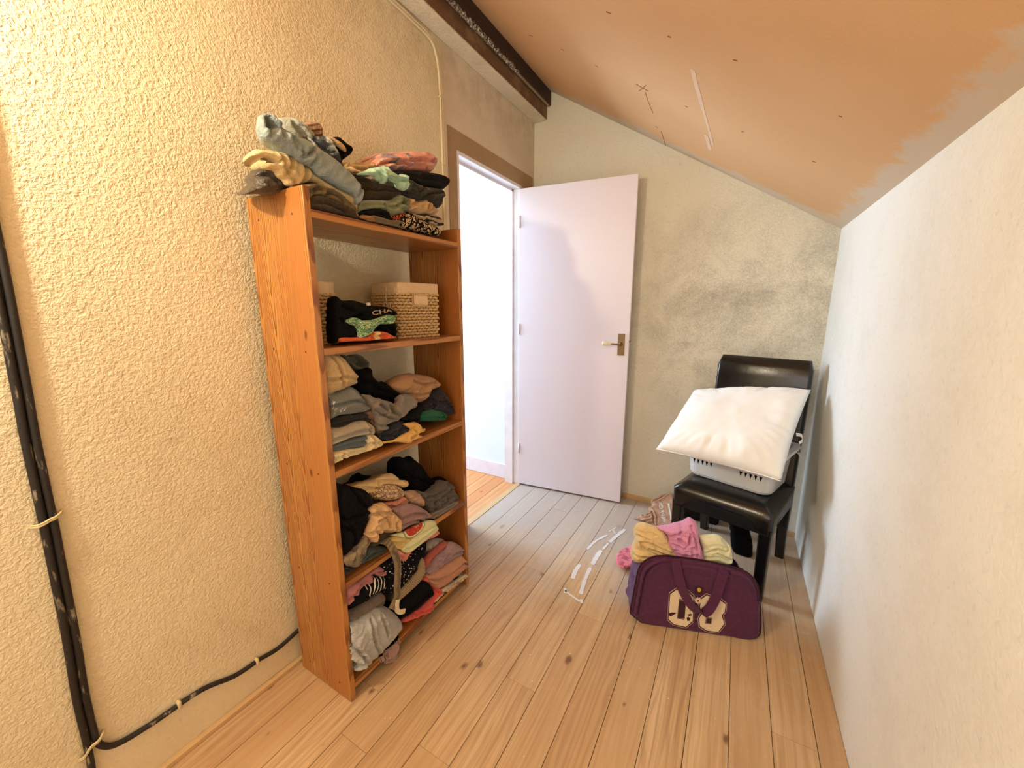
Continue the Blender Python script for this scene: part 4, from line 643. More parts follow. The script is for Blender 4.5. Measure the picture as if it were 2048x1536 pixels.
('pink_shirt','salmon pink folded shirt with red print hanging off the third shelf edge','shirt','E',(-0.988,0.9975,0.3816),0.14,(230,136,120),'fold','redblot',(196,40,40),40,0.0,0,0.01,0.002,[(-112.5,65.1),(-91.1,49.7),(-59.3,16.9),(-10.3,12.9),(42.2,15.9),(112.5,19.8),(108.8,0.0),(31.8,5.5),(-29.3,1.1),(-86.3,0.4)],[],[]),
('olive_print_scarf','olive grey floral scarf trailing at the left front of the third shelf','scarf','E',(-0.998,0.7358,0.4667),0.06,(126,110,86),'crumple','blotch',(74,66,52),30,0.0,0,0.014,0.008,[(-56.6,62.2),(-26.8,65.5),(13.5,79.2),(38.5,93.8),(56.6,60.3),(42.0,54.5),(26.0,29.5),(3.1,0.0),(-25.1,14.8),(-50.8,43.1)],[],[]),
('olive_cardigan','olive grey crumpled cardigan under the crochet blouse','cardigan','E',(-1.03,0.8672,0.4641),0.12,(96,84,68),'crumple',None,None,40,0.0,0,0.014,0.007,[(-59.7,23.6),(-19.3,40.1),(-13.1,46.6),(12.4,49.5),(46.6,22.6),(59.7,3.4),(34.6,0.0),(1.5,11.8),(-29.5,8.8),(-58.4,18.0)],[],[]),
('teal_shirt','dark teal shirt lying flat under the olive scarf','shirt','E',(-1.02,0.815,0.4409),0.18,(74,82,80),'fold',None,None,40,0.0,0,0.01,0.002,[(-55.5,16.6),(-34.7,36.6),(-17.4,50.8),(21.7,35.8),(43.5,20.6),(55.5,0.0),(4.3,6.6),(-38.7,10.2)],[],[]),
('charcoal_shirt','charcoal shirt flat at the left front corner of the third shelf','shirt','E',(-1.012,0.7214,0.4569),0.15,(52,48,44),'fold',None,None,40,0.0,0,0.008,0.002,[(-34.8,38.5),(-0.8,12.3),(31.9,5.6),(34.8,0.0),(-1.6,3.5),(-34.6,8.1)],[],[]),
('black_skirt','black skirt heaped at the back right of the third shelf','skirt','E',(-1.09,1.1577,0.5055),0.12,(14,13,14),'fold',None,None,40,0.0,0,0.03,0.008,[(-146.3,217.9),(-124.8,219.8),(-84.9,200.6),(-56.4,199.0),(-33.4,175.2),(4.8,134.3),(19.9,105.5),(59.6,56.7),(116.1,41.0),(146.3,19.1),(138.0,0.3),(56.3,0.0),(-8.3,8.4),(-81.0,51.8),(-93.2,83.0),(-135.6,134.8),(-146.2,183.0)],[],[]),
('grey_denim','grey denim trousers crumpled beside the right panel on the third shelf','trousers','E',(-1.03,1.1797,0.4423),0.15,(92,86,80),'crumple',None,None,40,0.0,0,0.018,0.01,[(-125.6,147.0),(-58.4,112.4),(0.8,126.4),(39.8,123.7),(86.1,92.0),(91.1,69.7),(125.6,13.6),(105.0,0.0),(16.8,8.6),(-48.4,16.5),(-66.1,25.1),(-82.1,57.5),(-103.6,112.0)],[[(-94.3,104.1),(-22.8,91.2),(33.2,106.0),(79.1,94.9)],[(-62.2,48.0),(-13.1,71.4),(66.2,72.3)],[(-37.0,28.4),(29.6,36.5),(76.8,47.5)]],[]),
('grey_vest','pale grey vest flat under the grey denim trousers','vest','E',(-1.01,1.1842,0.4389),0.16,(126,116,104),'fold',None,None,40,0.0,0,0.008,0.002,[(-93.3,28.3),(-75.0,34.3),(-11.1,26.6),(75.5,18.1),(93.3,5.8),(44.8,0.0),(-44.8,8.0),(-78.9,11.7)],[],[]),
('pink_jumper','dusty pink jumper folded under the third shelf at bottom left','jumper','F',(-1.015,0.7723,0.3432),0.18,(172,112,112),'fold',None,None,40,0.0,0,0.018,0.005,[(-84.5,68.3),(-26.4,62.2),(23.9,60.0),(59.6,61.7),(85.3,25.0),(85.3,7.7),(64.7,12.4),(35.6,43.6),(20.0,15.2),(-16.8,31.9),(-42.3,19.8),(-59.3,8.4),(-85.3,0.0)],[[(-77.4,22.4),(-27.7,47.8),(36.0,48.1)],[(-57.3,30.4),(-51.8,3.6)]],[]),
('striped_jumper','black jumper with white stripes on the bottom shelf','jumper','F',(-1.02,0.7807,0.2948),0.16,(20,19,20),'fold','stripes3',(220,212,200),1,0.0,0,0.022,0.003,[(-86.7,41.0),(-52.4,50.0),(-22.0,68.4),(15.4,57.0),(30.4,76.9),(51.4,58.9),(74.2,52.8),(86.7,18.6),(69.9,0.1),(46.6,0.0),(15.8,9.8),(-6.7,2.0),(-80.1,28.4)],[],[]),
('floral_dress','black dress scattered with small white flowers hanging from third shelf to bottom shelf','dress','F',(-1.01,0.9506,0.2478),0.16,(20,19,24),'fold','floral',(214,206,190),55,0.0,0,0.024,0.005,[(-120.3,165.1),(-71.3,165.0),(-33.2,148.1),(-5.0,111.9),(37.4,102.4),(82.6,100.7),(120.3,118.2),(115.2,74.6),(100.2,55.2),(73.7,53.4),(63.2,24.8),(31.1,9.8),(-12.7,4.1),(-44.2,0.0),(-82.9,16.8),(-96.4,28.6),(-86.2,67.4),(-98.6,108.7)],[],[]),
('ribbed_jumper','beige ribbed knit jumper band curving across the bottom shelf','jumper','F',(-1.0,0.9713,0.2139),0.12,(172,150,114),'fold','rib',(120,100,72),150,0.0,0,0.02,0.002,[(-74.5,36.2),(-42.8,46.3),(0.5,51.9),(35.1,65.0),(43.9,95.3),(67.5,100.9),(77.0,63.2),(74.8,27.7),(43.9,6.0),(-13.9,1.0),(-55.6,0.0),(-77.0,2.7)],[],[]),
('grey_fleece','dark grey fleece rolled above the pale grey blanket','fleece','F',(-1.012,0.7694,0.2431),0.18,(110,97,86),'fold',None,None,40,0.0,0,0.026,0.004,[(-81.9,68.2),(-35.0,60.7),(28.3,52.7),(68.7,44.8),(81.9,22.0),(70.7,0.0),(41.9,0.8),(-2.0,6.0),(-51.2,16.9),(-80.0,27.3)],[[(-72.4,46.2),(-52.5,24.7)]],[]),
('grey_blanket','large pale grey blanket roll at the front left of the bottom shelf','blanket','F',(-0.985,0.7865,0.0724),0.24,(168,167,163),'fold',None,None,40,0.0,0,0.05,0.005,[(-115.6,212.4),(-87.5,215.4),(-39.6,204.7),(2.9,196.6),(46.4,168.4),(90.9,113.3),(123.5,51.8),(121.4,22.3),(83.1,8.9),(42.8,0.0),(-17.6,3.0),(-52.9,2.4),(-85.8,11.2),(-110.9,45.3),(-115.2,84.7),(-123.5,127.9),(-112.4,164.2)],[[(-112.0,160.1),(-88.9,112.7),(-72.3,70.1),(-82.9,43.6),(-110.2,53.3)],[(-72.3,70.1),(-59.1,29.6),(-73.7,6.6)],[(-111.5,82.1),(-87.0,43.4)],[(-28.9,181.2),(-29.7,121.7),(-7.2,19.7)],[(13.7,163.9),(29.7,76.2)]],[[(-110.8,89.3),(-102.2,75.5),(-84.6,60.5),(-86.1,44.6),(-100.3,52.7),(-110.4,72.4)]]),
('mauve_towel','mauve pink towel end drooping under the pale grey blanket','towel','F',(-1.0,0.8375,-0.0097),0.12,(164,130,118),'fold',None,None,40,0.0,0,0.014,0.003,[(-53.2,57.4),(-15.4,59.1),(29.0,59.6),(53.2,59.9),(42.2,31.0),(20.4,0.0),(-9.2,15.6)],[[(-25.3,55.7),(18.4,52.0)]],[]),
('black_trousers','black folded trousers in the middle of the bottom shelf','trousers','F',(-0.998,0.9883,0.1104),0.18,(16,15,15),'fold',None,None,40,0.0,0,0.024,0.003,[(-91.9,105.4),(-73.0,103.3),(-30.3,103.5),(27.1,108.8),(46.4,98.0),(82.1,63.3),(98.2,14.8),(77.1,0.0),(5.1,1.5),(-76.5,19.0),(-98.2,76.3)],[],[]),
('coral_top','fluorescent coral top under the black trousers on the bottom shelf','top','F',(-1.006,1.0305,0.0354),0.18,(246,92,82),'crumple',None,None,40,0.0,0,0.014,0.005,[(-112.4,85.4),(-29.3,65.6),(43.4,64.1),(66.5,78.1),(50.3,128.1),(7.1,173.5),(28.2,173.3),(55.9,115.6),(112.4,61.6),(111.3,41.3),(54.5,37.8),(60.1,0.2),(33.3,0.0),(-19.7,31.3),(-97.1,59.7)],[[(-52.2,66.8),(4.6,37.4),(53.5,20.0)],[(64.0,90.6),(94.8,59.0)]],[]),
('rose_jumper','rose jumper folded at upper right of the bottom shelf','jumper','F',(-1.03,1.1517,0.2247),0.15,(184,98,88),'fold',None,None,40,0.0,0,0.018,0.003,[(-78.6,32.9),(-52.7,51.4),(5.7,59.8),(60.0,55.1),(78.6,29.6),(59.6,18.5),(-3.3,16.5),(-52.5,3.6),(-71.4,0.0)],[],[]),
('lilac_jumper','lilac grey jumper folded at the right of the bottom shelf','jumper','F',(-1.012,1.195,0.1675),0.18,(158,130,132),'fold',None,None,40,0.0,0,0.022,0.005,[(-132.8,59.1),(-104.8,73.1),(-63.5,90.3),(-5.1,90.3),(16.7,106.3),(57.7,89.9),(132.8,15.6),(132.2,0.0),(54.0,7.0),(-56.9,31.5),(-108.2,35.9)],[[(-76.3,36.7),(-48.8,58.1),(6.2,63.9)],[(-107.5,47.4),(-74.7,64.6)]],[]),
('camel_jumper','camel pink jumper folded thickly below the lilac one','jumper','F',(-1.004,1.199,0.0746),0.18,(190,138,108),'fold',None,None,40,0.0,0,0.028,0.004,[(-142.2,138.9),(-70.0,129.8),(40.0,105.3),(92.7,101.1),(139.7,44.8),(142.2,0.0),(81.1,6.3),(10.0,7.9),(-62.3,26.5),(-100.3,53.1),(-128.8,106.4)],[],[]),
('dotted_shirt','cream shirt with black blots lying flat at the front right of the bottom shelf','shirt','F',(-1.0,1.1958,0.0438),0.16,(208,188,158),'fold','blotch2',(46,38,34),28,0.0,0,0.01,0.002,[(-118.5,37.7),(-58.2,38.4),(-59.9,57.5),(8.2,39.6),(109.7,23.0),(118.5,0.0),(17.9,15.4),(-65.4,28.6),(-98.6,26.4)],[],[]),
('pale_print_blouse','pale grey printed blouse at the back of the bottom shelf','blouse','F',(-1.06,1.1765,0.2453),0.12,(172,160,150),'crumple','blotch',(110,102,98),25,0.0,0,0.02,0.006,[(-65.1,44.9),(-29.0,61.1),(30.0,40.7),(65.1,11.9),(13.4,12.3),(-42.4,0.0)],[],[]),
('brown_bundle','dark brown bundle in the back right corner above the bottom shelf clothes','clothes','E',(-1.1,1.2631,0.2466),0.12,(52,32,26),'fold',None,None,40,0.0,0,0.02,0.004,[(-35.7,38.3),(-12.8,79.4),(22.2,56.9),(35.7,17.0),(22.4,0.0),(-22.8,5.5)],[],[])]
for i, (name, label, cat, cr, O, dep, col, kind, pat, col2, sc, an, gl, r, wr, poly, cre, hol) in enumerate(GARM):
    mm = lambda q: [(a/1000, b/1000) for a, b in q]
    o = garment(name, ((0, 1, 0), (0, 0, 1), (1, 0, 0), O), mm(poly), dep, fabric(col, pat, col2, sc, an, gl), r, wr, kind, [mm(c) for c in cre], [mm(h) for h in hol],
                (.28, (O[2]-1.3)*.56), mk_clamp(*SHELF[cr]), seed=i+1, auto=0 if pat in ('fruit', 'stripes3', 'rib', 'floral') or len(cre) > 2 else (.38, .52, .45)[i % 3])
    tag(o, label, cat, {'A': 'clothes piled on top of the bookcase', 'B': 'clothes piled on top of the bookcase', 'C': 'clothes between the wicker baskets', 'D': 'clothes on the second shelf', 'E': 'clothes on the third shelf', 'F': 'clothes on the bottom shelf'}[cr]); ALL[name] = o
# upright above the left panel: garments on top may lie over the panel ends, so nothing else to do
def at(u, v, n=0): return Matrix(((0, 0, 1, n), (1, 0, 0, u), (0, 1, 0, v), (0, 0, 0, 1)))
# lettering on the black sweatshirt
M_LET = plain('pale_print', (226, 186, 148), .8); M_LET2 = plain('pale_print_cream', (214, 200, 176), .8)
sw = ALL['black_sweatshirt']
drape_text('lettering', 'CHA', 0.0139/.7, 0.0855, (-1.026,0.8822,1.2772), 0.1171, sw, M_LET)
o = obj('label_tag', B((-1.0315,0.8639,1.3078), (-1.030+.004,0.8769,1.3170), .0005, 1), M_LET2, sw); o.matrix_parent_inverse = sw.matrix_basis.inverted()
# the belt hanging from the third shelf
M_BELT = fabric((128, 110, 84), 'stripe', (96, 80, 60), 120, 0.)
bm = bmesh.new(); ribbon(bm, catmull([(-1.0300,0.8464,0.4868),(-1.0000,0.8397,0.5019),(-0.9850,0.8467,0.4980),(-0.9720,0.8539,0.4736),(-0.9720,0.8665,0.4328),(-0.9720,0.8718,0.3857),(-0.9720,0.8625,0.3190),(-0.9720,0.8615,0.2867),(-0.9720,0.8488,0.2669),(-0.9720,0.8308,0.2493)], 7), (.25, 1, .1), .024, .005)
blt = tag(obj('belt', bm, M_BELT, None, True), 'grey olive cloth belt dangling from the third shelf over the bottom shelf clothes', 'belt')
bm = bmesh.new(); ribbon(bm, catmull([(-0.9680,0.8583,0.2699),(-0.9680,0.8519,0.2497),(-0.9680,0.8541,0.2272),(-0.9680,0.8677,0.2118),(-0.9680,0.8871,0.2021)], 7), (0, 1, .5), .016, .008); obj('belt_end', bm, fabric((216, 198, 160)), blt, True)

# ------------------------------------------------------------------ wicker baskets
def wicker_mat():
    m = N('seagrass'); v = m.coord('World'); n = m.noise(v, 70, 3)
    return m.done(m.mix(n, lin((222, 190, 138)), lin((184, 146, 94))), .8, m.bump(m.noise(v, 260, 2), .4, .002))
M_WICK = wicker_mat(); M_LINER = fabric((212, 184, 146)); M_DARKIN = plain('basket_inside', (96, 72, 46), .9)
def basket(t, outline, h, rows, step, taper=1.04, rim=.03, mat_parent=None):
    """woven walls: rows of strands passing in and out of uprights, a cloth band at the rim"""
    per = [Vector((x, y, 0)) for x, y in outline]; n = len(per); L = [0]
    for a, b in zip(per, per[1:] + per[:1]): L.append(L[-1] + (b-a).length)
    tot = L[-1]; ns = int(tot/step/2)*2*3
    def pt(s):
        s %= tot
        for i in range(n):
            if s <= L[i+1] + 1e-9:
                a, b = per[i], per[(i+1) % n]; d = b - a; u = (s - L[i])/max(d.length, 1e-9); nn = Vector((d.y, -d.x, 0)).normalized(); return a + d*u, nn
        return per[0], Vector((1, 0, 0))
    hw = h - rim; bm = bmesh.new(); rh = hw/rows
    for r in range(rows):
        z = rh*(r+.5); k = 1 + (taper-1)*z/h; rings = []
        for j in range(ns):
            p, nn = pt(tot*j/ns); ph = math.sin(2*PI*(j/6) + PI*(r % 2)); c = p*k + nn*(.0042*ph); zz = z + .0012*math.sin(j*1.7 + r*2.3)
            rr = rh*.50
            rings.append([bm.verts.new(c + nn*(.0036*math.cos(a)) + Vector((0, 0, zz + rr*math.sin(a)))) for a in (0, PI/3, 2*PI/3, PI, 4*PI/3, 5*PI/3)])
        for j in range(ns):
            a, b = rings[j], rings[(j+1) % ns]
            for q in range(6): bm.faces.new((a[q], a[(q+1) % 6], b[(q+1) % 6], b[q]))
    o = obj('weave', bm, M_WICK, t, True); o['kind'] = 'stuff'
    inn = [[tuple(p*.965*(1 + (taper-1)*z/h) + Vector((0, 0, z))) for p in per] for z in (.002, h-.004)]
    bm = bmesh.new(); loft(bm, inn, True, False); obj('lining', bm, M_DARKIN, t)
    prof = [(1.012, h-rim-.004), (1.022, h-rim), (1.025, h-rim*.5), (1.02, h-.003), (1.0, h), (.965, h-.002), (.955, h-rim)]
    rr = [[tuple(p*(1 + (taper-1)*z/h)*s + Vector((0, 0, z + .001*math.sin(i*1.3)))) for i, p in enumerate(per)] for s, z in prof]
    bm = bmesh.new(); loft(bm, rr, False, False); obj('cloth_rim', bm, M_LINER, t, True)
rd = thing('round_basket', 'round wicker basket with a cloth rim behind the left panel of the basket shelf', 'basket', (-1.172, .766, SH[1]), .3, 'wicker baskets')
basket(rd, [(.068*math.cos(2*PI*i/28), .068*math.sin(2*PI*i/28)) for i in range(28)], .192, 15, .011, 1.05, .034)
ra = math.atan2(-.035, .184)
rb = thing('square_basket', 'square wicker basket with pale cloth liner at the right of the basket shelf', 'basket', (-1.148, 1.152, SH[1]), ra, 'wicker baskets')
basket(rb, rrect(.088, .09, .008, 3), .205, 15, .011, 1.02, .036)
bm = bmesh.new(); prism(bm, rrect(.031, .0175, .003, 2), .0, .006, lambda a, b, c: Vector((.0925 + c, a + .002, b + .142))); hd = obj('handle_hole', bm, M_LINER, rb)
bm = bmesh.new(); tube(bm, [(.097, a*.034, .142 + b*.0205) for a, b in ((-1, -1), (1, -1), (1, 1), (-1, 1), (-1, -1))], .003, 6); obj('handle_edge', bm, M_WICK, hd)
bm = bmesh.new(); tube(bm, catmull([(.02, -.095, .185), (.02, -.097, .15), (.03, -.098, .115)], 5), .0022, 6); tube(bm, catmull([(.03, -.098, .12), (.014, -.1, .135), (.012, -.1, .112), (.03, -.1, .118), (.048, -.1, .132), (.046, -.1, .108), (.03, -.1, .118), (.034, -.101, .085)], 5), .002, 6); obj('tie_bow', bm, M_LINER, rb, True)

# ------------------------------------------------------------------ chair
def leather():
    m = N('black_leather'); v = m.coord('Object'); n = m.voro(v, 240); c = m.noise(v, 8, 5, .6, .5)
    return m.done(m.mix(c, lin((7, 7, 8)), lin((14, 13, 13))), m.mr(c, 0, 1, .16, .32), m.bump(m.math('ADD', m.math('MULTIPLY', n, .2), m.noise(v, 16, 3, .5)), .14, .006), Specular_IOR_Level=.6)
M_LEA = leather()
CX, CY, CA = .062, 2.153, -.271
ch = thing('chair', 'black leather high-backed chair standing in the corner with a laundry basket on its seat', 'chair', (CX, CY, 0), CA)
W2, D2, ST = .218, .222, .437
def soft(bm, n=2): return bm
bm = bmesh.new()                                        # seat: domed cushion whose apron arches between the legs
nx, ny = 14, 12
def seat_pt(a, b): return a*W2, b*D2
top = bmesh.new(); rows = []
for zk, ins in ((-.115, 0), (-.10, 0), (-.05, 0), (-.022, .0), (-.008, .006), (0, .02)):
    ring = []
    for x, y in rrect(W2 - ins, D2 - ins, .018, 4): ring.append((x, y, ST + zk))
    rows.append(ring)
def dense(ring, k=4):
    out = []
    for a, b in zip(ring, ring[1:] + ring[:1]):
        a, b = Vector(a), Vector(b); m_ = max(1, int((b-a).length/.03))
        for i in range(m_): out.append(a + (b-a)*i/m_)
    return out
rows = [dense(r) for r in rows]
n_ = min(len(r) for r in rows); rows = [r for r in rows if len(r) == len(rows[0])] if len({len(r) for r in rows}) > 1 else rows
def arch(v):                                            # raise the bottom edge between the legs
    ax = abs(v.x)/W2; ay = abs(v.y)/D2
    t = ax if ay > .96 else ay
    return .052*(1 - min(1, max(0, (t-.45)/.33))**2) if t < .78 else 0
R = [[Vector(p) for p in r] for r in rows]
for k in (0, 1):
    for p in R[k]: p.z += arch(p)*(1 if k == 0 else .92) 
loft(bm, R, True, False)
bm.verts.ensure_lookup_table(); L = len(R[0]); ringtop = bm.verts[-L:]
cv = None
for sc_, dz in ((.8, .008), (.45, .013)):
    nr = [bm.verts.new(Vector((p.co.x/(ringtop[0].co.x and 1)*1, p.co.y, p.co.z))) for p in ringtop]
    for v_, p in zip(nr, R[-1]): v_.co = Vector((p.x*sc_, p.y*sc_, ST + dz))
    for i in range(L): bm.faces.new((ringtop[i], ringtop[(i+1) % L], nr[(i+1) % L], nr[i]))
    ringtop = nr
c0 = bm.verts.new((0, 0, ST+.015))
for i in range(L): bm.faces.new((ringtop[i], ringtop[(i+1) % L], c0))
obj('seat', bm, M_LEA, ch, True)
def leg(pts, w0, w1):
    bm = bmesh.new(); rings = []
    for i, p in enumerate(pts):
        t = i/(len(pts)-1); h = w0 + (w1-w0)*t; rings.append([(p[0]+a, p[1]+b, p[2]) for a, b in rrect(h/2, h/2, .006, 2)])
    loft(bm, rings); return obj('leg', bm, M_LEA, ch, False)
for s in (-1, 1):
    leg([(s*(W2-.026), -D2+.026, ST-.09), (s*(W2-.026), -D2+.026, .0)], .05, .042)
    leg([(s*(W2-.026), D2-.03, ST-.09), (s*(W2-.026), D2-.025, .2), (s*(W2-.027), D2+.012, .0)], .05, .04)
bm = bmesh.new(); rings = []                             # backrest: a padded slab leaning back
for i in range(15):
    t = i/14; z = ST - .06 + t*(1.045 - ST + .06); yb = D2 - .04 + .09*max(0, t-.08); e = min(1, (1-t)/.06); th = .030*(.45 + .55*math.sqrt(max(0, 1-(1-e)**2))); hw = W2 - .012*(1 - math.sqrt(max(0, 1-(1-e)**2))) - .004
    ring = []
    for a, b in rrect(hw, th, min(.014, th*.9), 4): ring.append((a, yb + .02 + b + (.006*(1-(a/hw)**2)*(1 if b < 0 else 0)*-1), z))
    rings.append(ring)
loft(bm, rings); obj('backrest', bm, M_LEA, ch, True)

# black bags on the floor under the chair
def fr3(o, yaw, tilt=0):
    U = Vector((math.cos(yaw), math.sin(yaw), 0)); n0 = Vector((math.sin(yaw), -math.cos(yaw), 0)); V = Vector((0, 0, 1))*math.cos(tilt) - n0*math.sin(tilt); return (U, V, U.cross(V), o)
o = garment('tote_bag', fr3(Vector((.08,2.225,0)), .1), [(-0.0233, 0.232), (0.0531, 0.2235), (0.0713, 0.1651), (0.0905, 0.1068), (0.1012, 0.0618), (0.1018, -0.005), (0.0553, -0.0114), (0.01, 0.0151), (-0.0057, 0.1138)], .07, fabric((12, 12, 12)), .02, .004, slope=(0, 0), clamp=floor_clamp, seed=91)
tag(o, 'black flared bag standing on the floor in the middle beneath the leather chair', 'bag')
o = garment('slumped_bag', fr3(Vector((-.1,2.50,0)), 0), [(-0.1249, 0.0997), (-0.0836, 0.1167), (0.0369, 0.0936), (0.1018, 0.0903), (0.1077, -0.0201), (0.069, -0.0454), (0.0135, -0.0518), (-0.1108, -0.0864)], .06, fabric((30, 27, 25)), .02, .005, slope=(0, 0), clamp=floor_clamp, seed=92)
tag(o, 'dark slumped bag against the end wall beneath the left of the chair', 'bag')
fr = fr3(Vector((-0.34, 2.33, 0.005)), .12, .95)
tb = garment('tan_sweatshirt', fr, [(-0.1146, -0.0095), (-0.0865, 0.0224), (-0.0607, 0.0441), (-0.0249, 0.072), (-0.0374, 0.0935), (-0.0118, 0.1216), (-0.0215, 0.1506), (0.0049, 0.175), (0.0183, 0.1841), (0.0722, 0.2206), (0.1113, 0.2076), (0.1231, -0.013), (0.0783, -0.0308), (0.0286, -0.0329), (0.0047, -0.0289), (-0.0473, -0.0197), (-0.0825, -0.014)], .03, fabric((186, 150, 126)), .016, .006, 'fold', [[(-0.0607, 0.0441), (-0.0136, 0.0624), (0.0034, 0.0266), (-0.0548, -0.0136)], [(-0.0374, 0.0935), (-0.0068, 0.0639), (0.0109, -0.0218)], [(-0.02, 0.1343), (0.0199, 0.1635), (0.0724, 0.2164)], [(-0.0249, 0.072), (-0.0595, 0.0324)], [(-0.111, -0.0099), (-0.0548, -0.0136), (0.003, -0.0083)], [(-0.0629, 0.0316), (-0.0458, 0.0354), (-0.0132, 0.0585)]], slope=(0, 0), clamp=floor_clamp, seed=93)
tag(tb, 'tan sweatshirt with white lettering crumpled on the floor left of the chair', 'sweatshirt')
text_on('lettering', 'credible Girl', 0.1618, (0.0817, -0.0075), 1.8186, tb, .017, plain('white_print', (240, 236, 230), .8))
bm = bmesh.new(); prism(bm, [(0.0756, 0.1402), (0.0857, 0.1435), (0.1021, 0.0681), (0.1067, 0.0343), (0.0989, 0.0364), (0.0917, 0.0736)], .008, .0095); obj('print_bar', bm, plain('white_print_bar', (240, 236, 230), .8), tb)
cap = garment('sun_hat', (Vector((1,0,0)), Vector((0,1,0)), Vector((0,0,1)), Vector((-0.4,1.88,.034))), [(-0.0304, -0.0529), (-0.0336, 0.0046), (-0.023, 0.0477), (-0.0005, 0.0703), (0.0277, 0.0828), (0.0528, 0.0805), (0.0729, 0.0286), (0.0673, -0.0402), (0.0312, -0.0965), (0.01, -0.1045), (-0.0138, -0.092)], .008, fabric((236, 120, 136), 'camo', (170, 84, 104), 26), .006, .002, slope=(0, 0), seed=94)
tag(cap, 'pink camouflage sun hat with its rounded peak poking out left of the purple bag', 'hat')
bm = bmesh.new(); bmesh.ops.create_uvsphere(bm, u_segments=20, v_segments=12, radius=.075); bmesh.ops.delete(bm, geom=[v for v in bm.verts if v.co.z < -.001], context='VERTS')
for v in bm.verts: v.co.z *= .8; v.co += Vector((0.065, 0.075, -.034))
obj('crown', bm, fabric((236, 120, 136), 'camo', (170, 84, 104), 26), cap, True)
# ------------------------------------------------------------------ laundry basket on the seat
def plastic():
    m = N('translucent_plastic'); return m.done((.80, .81, .82, 1), .32, None, Transmission_Weight=.30, Subsurface_Weight=.0, Specular_IOR_Level=.5, Alpha=1.)
M_PLAS = plastic()
lb = thing('laundry_basket', 'translucent white plastic laundry basket with triangular holes on the chair seat', 'laundry basket', (.062, 2.190, ST+.0155), CA - .06)
LX, LY, LH = .205, .140, .200
def lring(s, z, k=1): return [(a, b, z) for a, b in rrect(LX*s, LY*s, .05, 6)]
bm = bmesh.new()
loft(bm, [lring(.90, 0), lring(.935, .012), lring(1.0, LH-.01), lring(1.0, LH), lring(1.12, LH), lring(1.13, LH-.012), lring(1.11, LH-.013), lring(1.105, LH-.004), lring(1.015, LH-.004), lring(.985, LH-.012), lring(.92, .014), lring(.88, .006)], True, True)
shell = obj('tub', bm, M_PLAS, lb, False)
cut = bmesh.new()
def tri(c, ax, w, h):
    """triangular hole with its point down through the wall at c, wall normal along ax"""
    pts = [(-w/2, h/2), (w/2, h/2), (0, -h/2)]
    prism(cut, pts, -.04, .04, (lambda a, b, d: Vector((c[0]+a, c[1]+d, c[2]+b))) if ax == 'y' else (lambda a, b, d: Vector((c[0]+d, c[1]+a, c[2]+b))))
for sgn in (-1, 1):
    for x0 in (-.115, .105):
        for k in range(5):
            for row in range(3):
                tri((x0 + (k-2)*.021 + (.010 if row % 2 else 0), sgn*LY*.965, .075 + row*.036), 'y', .013, .026)
    for k in range(6):
        for row in range(3): tri((sgn*LX*.965, (k-2.5)*.024 + (.011 if row % 2 else 0), .075 + row*.036), 'x', .012, .026)
bmesh.ops.recalc_face_normals(cut, faces=cut.faces)
cme = bpy.data.meshes.new('cut'); cut.to_mesh(cme); cut.free(); co = bpy.data.objects.new('cut', cme); COL.objects.link(co); co.parent = lb
md = shell.modifiers.new('holes', 'BOOLEAN'); md.operation = 'DIFFERENCE'; md.object = co; md.solver = 'EXACT'
bpy.context.view_layer.update()
me = bpy.data.meshes.new_from_object(shell.evaluated_get(bpy.context.evaluated_depsgraph_get())); shell.modifiers.clear(); old = shell.data; shell.data = me
COL.objects.unlink(co); bpy.data.objects.remove(co)
bm = bmesh.new(); tube(bm, catmull([(LX*1.10, .03, LH-.01), (LX*1.16, .035, LH-.014), (LX*1.20, .05, LH-.035), (LX*1.19, .075, LH-.045), (LX*1.11, .085, LH-.016)], 6), .002, 6); obj('wire_handle', bm, plain('white_wire', (225, 225, 228), .3), lb, True)
o = garment('black_laundry', (Vector((math.cos(CA-.06), math.sin(CA-.06), 0)), Vector((-math.sin(CA-.06), math.cos(CA-.06), 0)), Vector((0, 0, 1)), Vector((.066, 2.205, ST+.175))), [(a, b) for a, b in rrect(.185, .12, .05, 2)], .15, fabric((15, 15, 16)), .04, .012, 'crumple', slope=(0, 0), cell=.012, seed=95)
tag(o, 'black clothes heaped inside the translucent laundry basket', 'laundry')

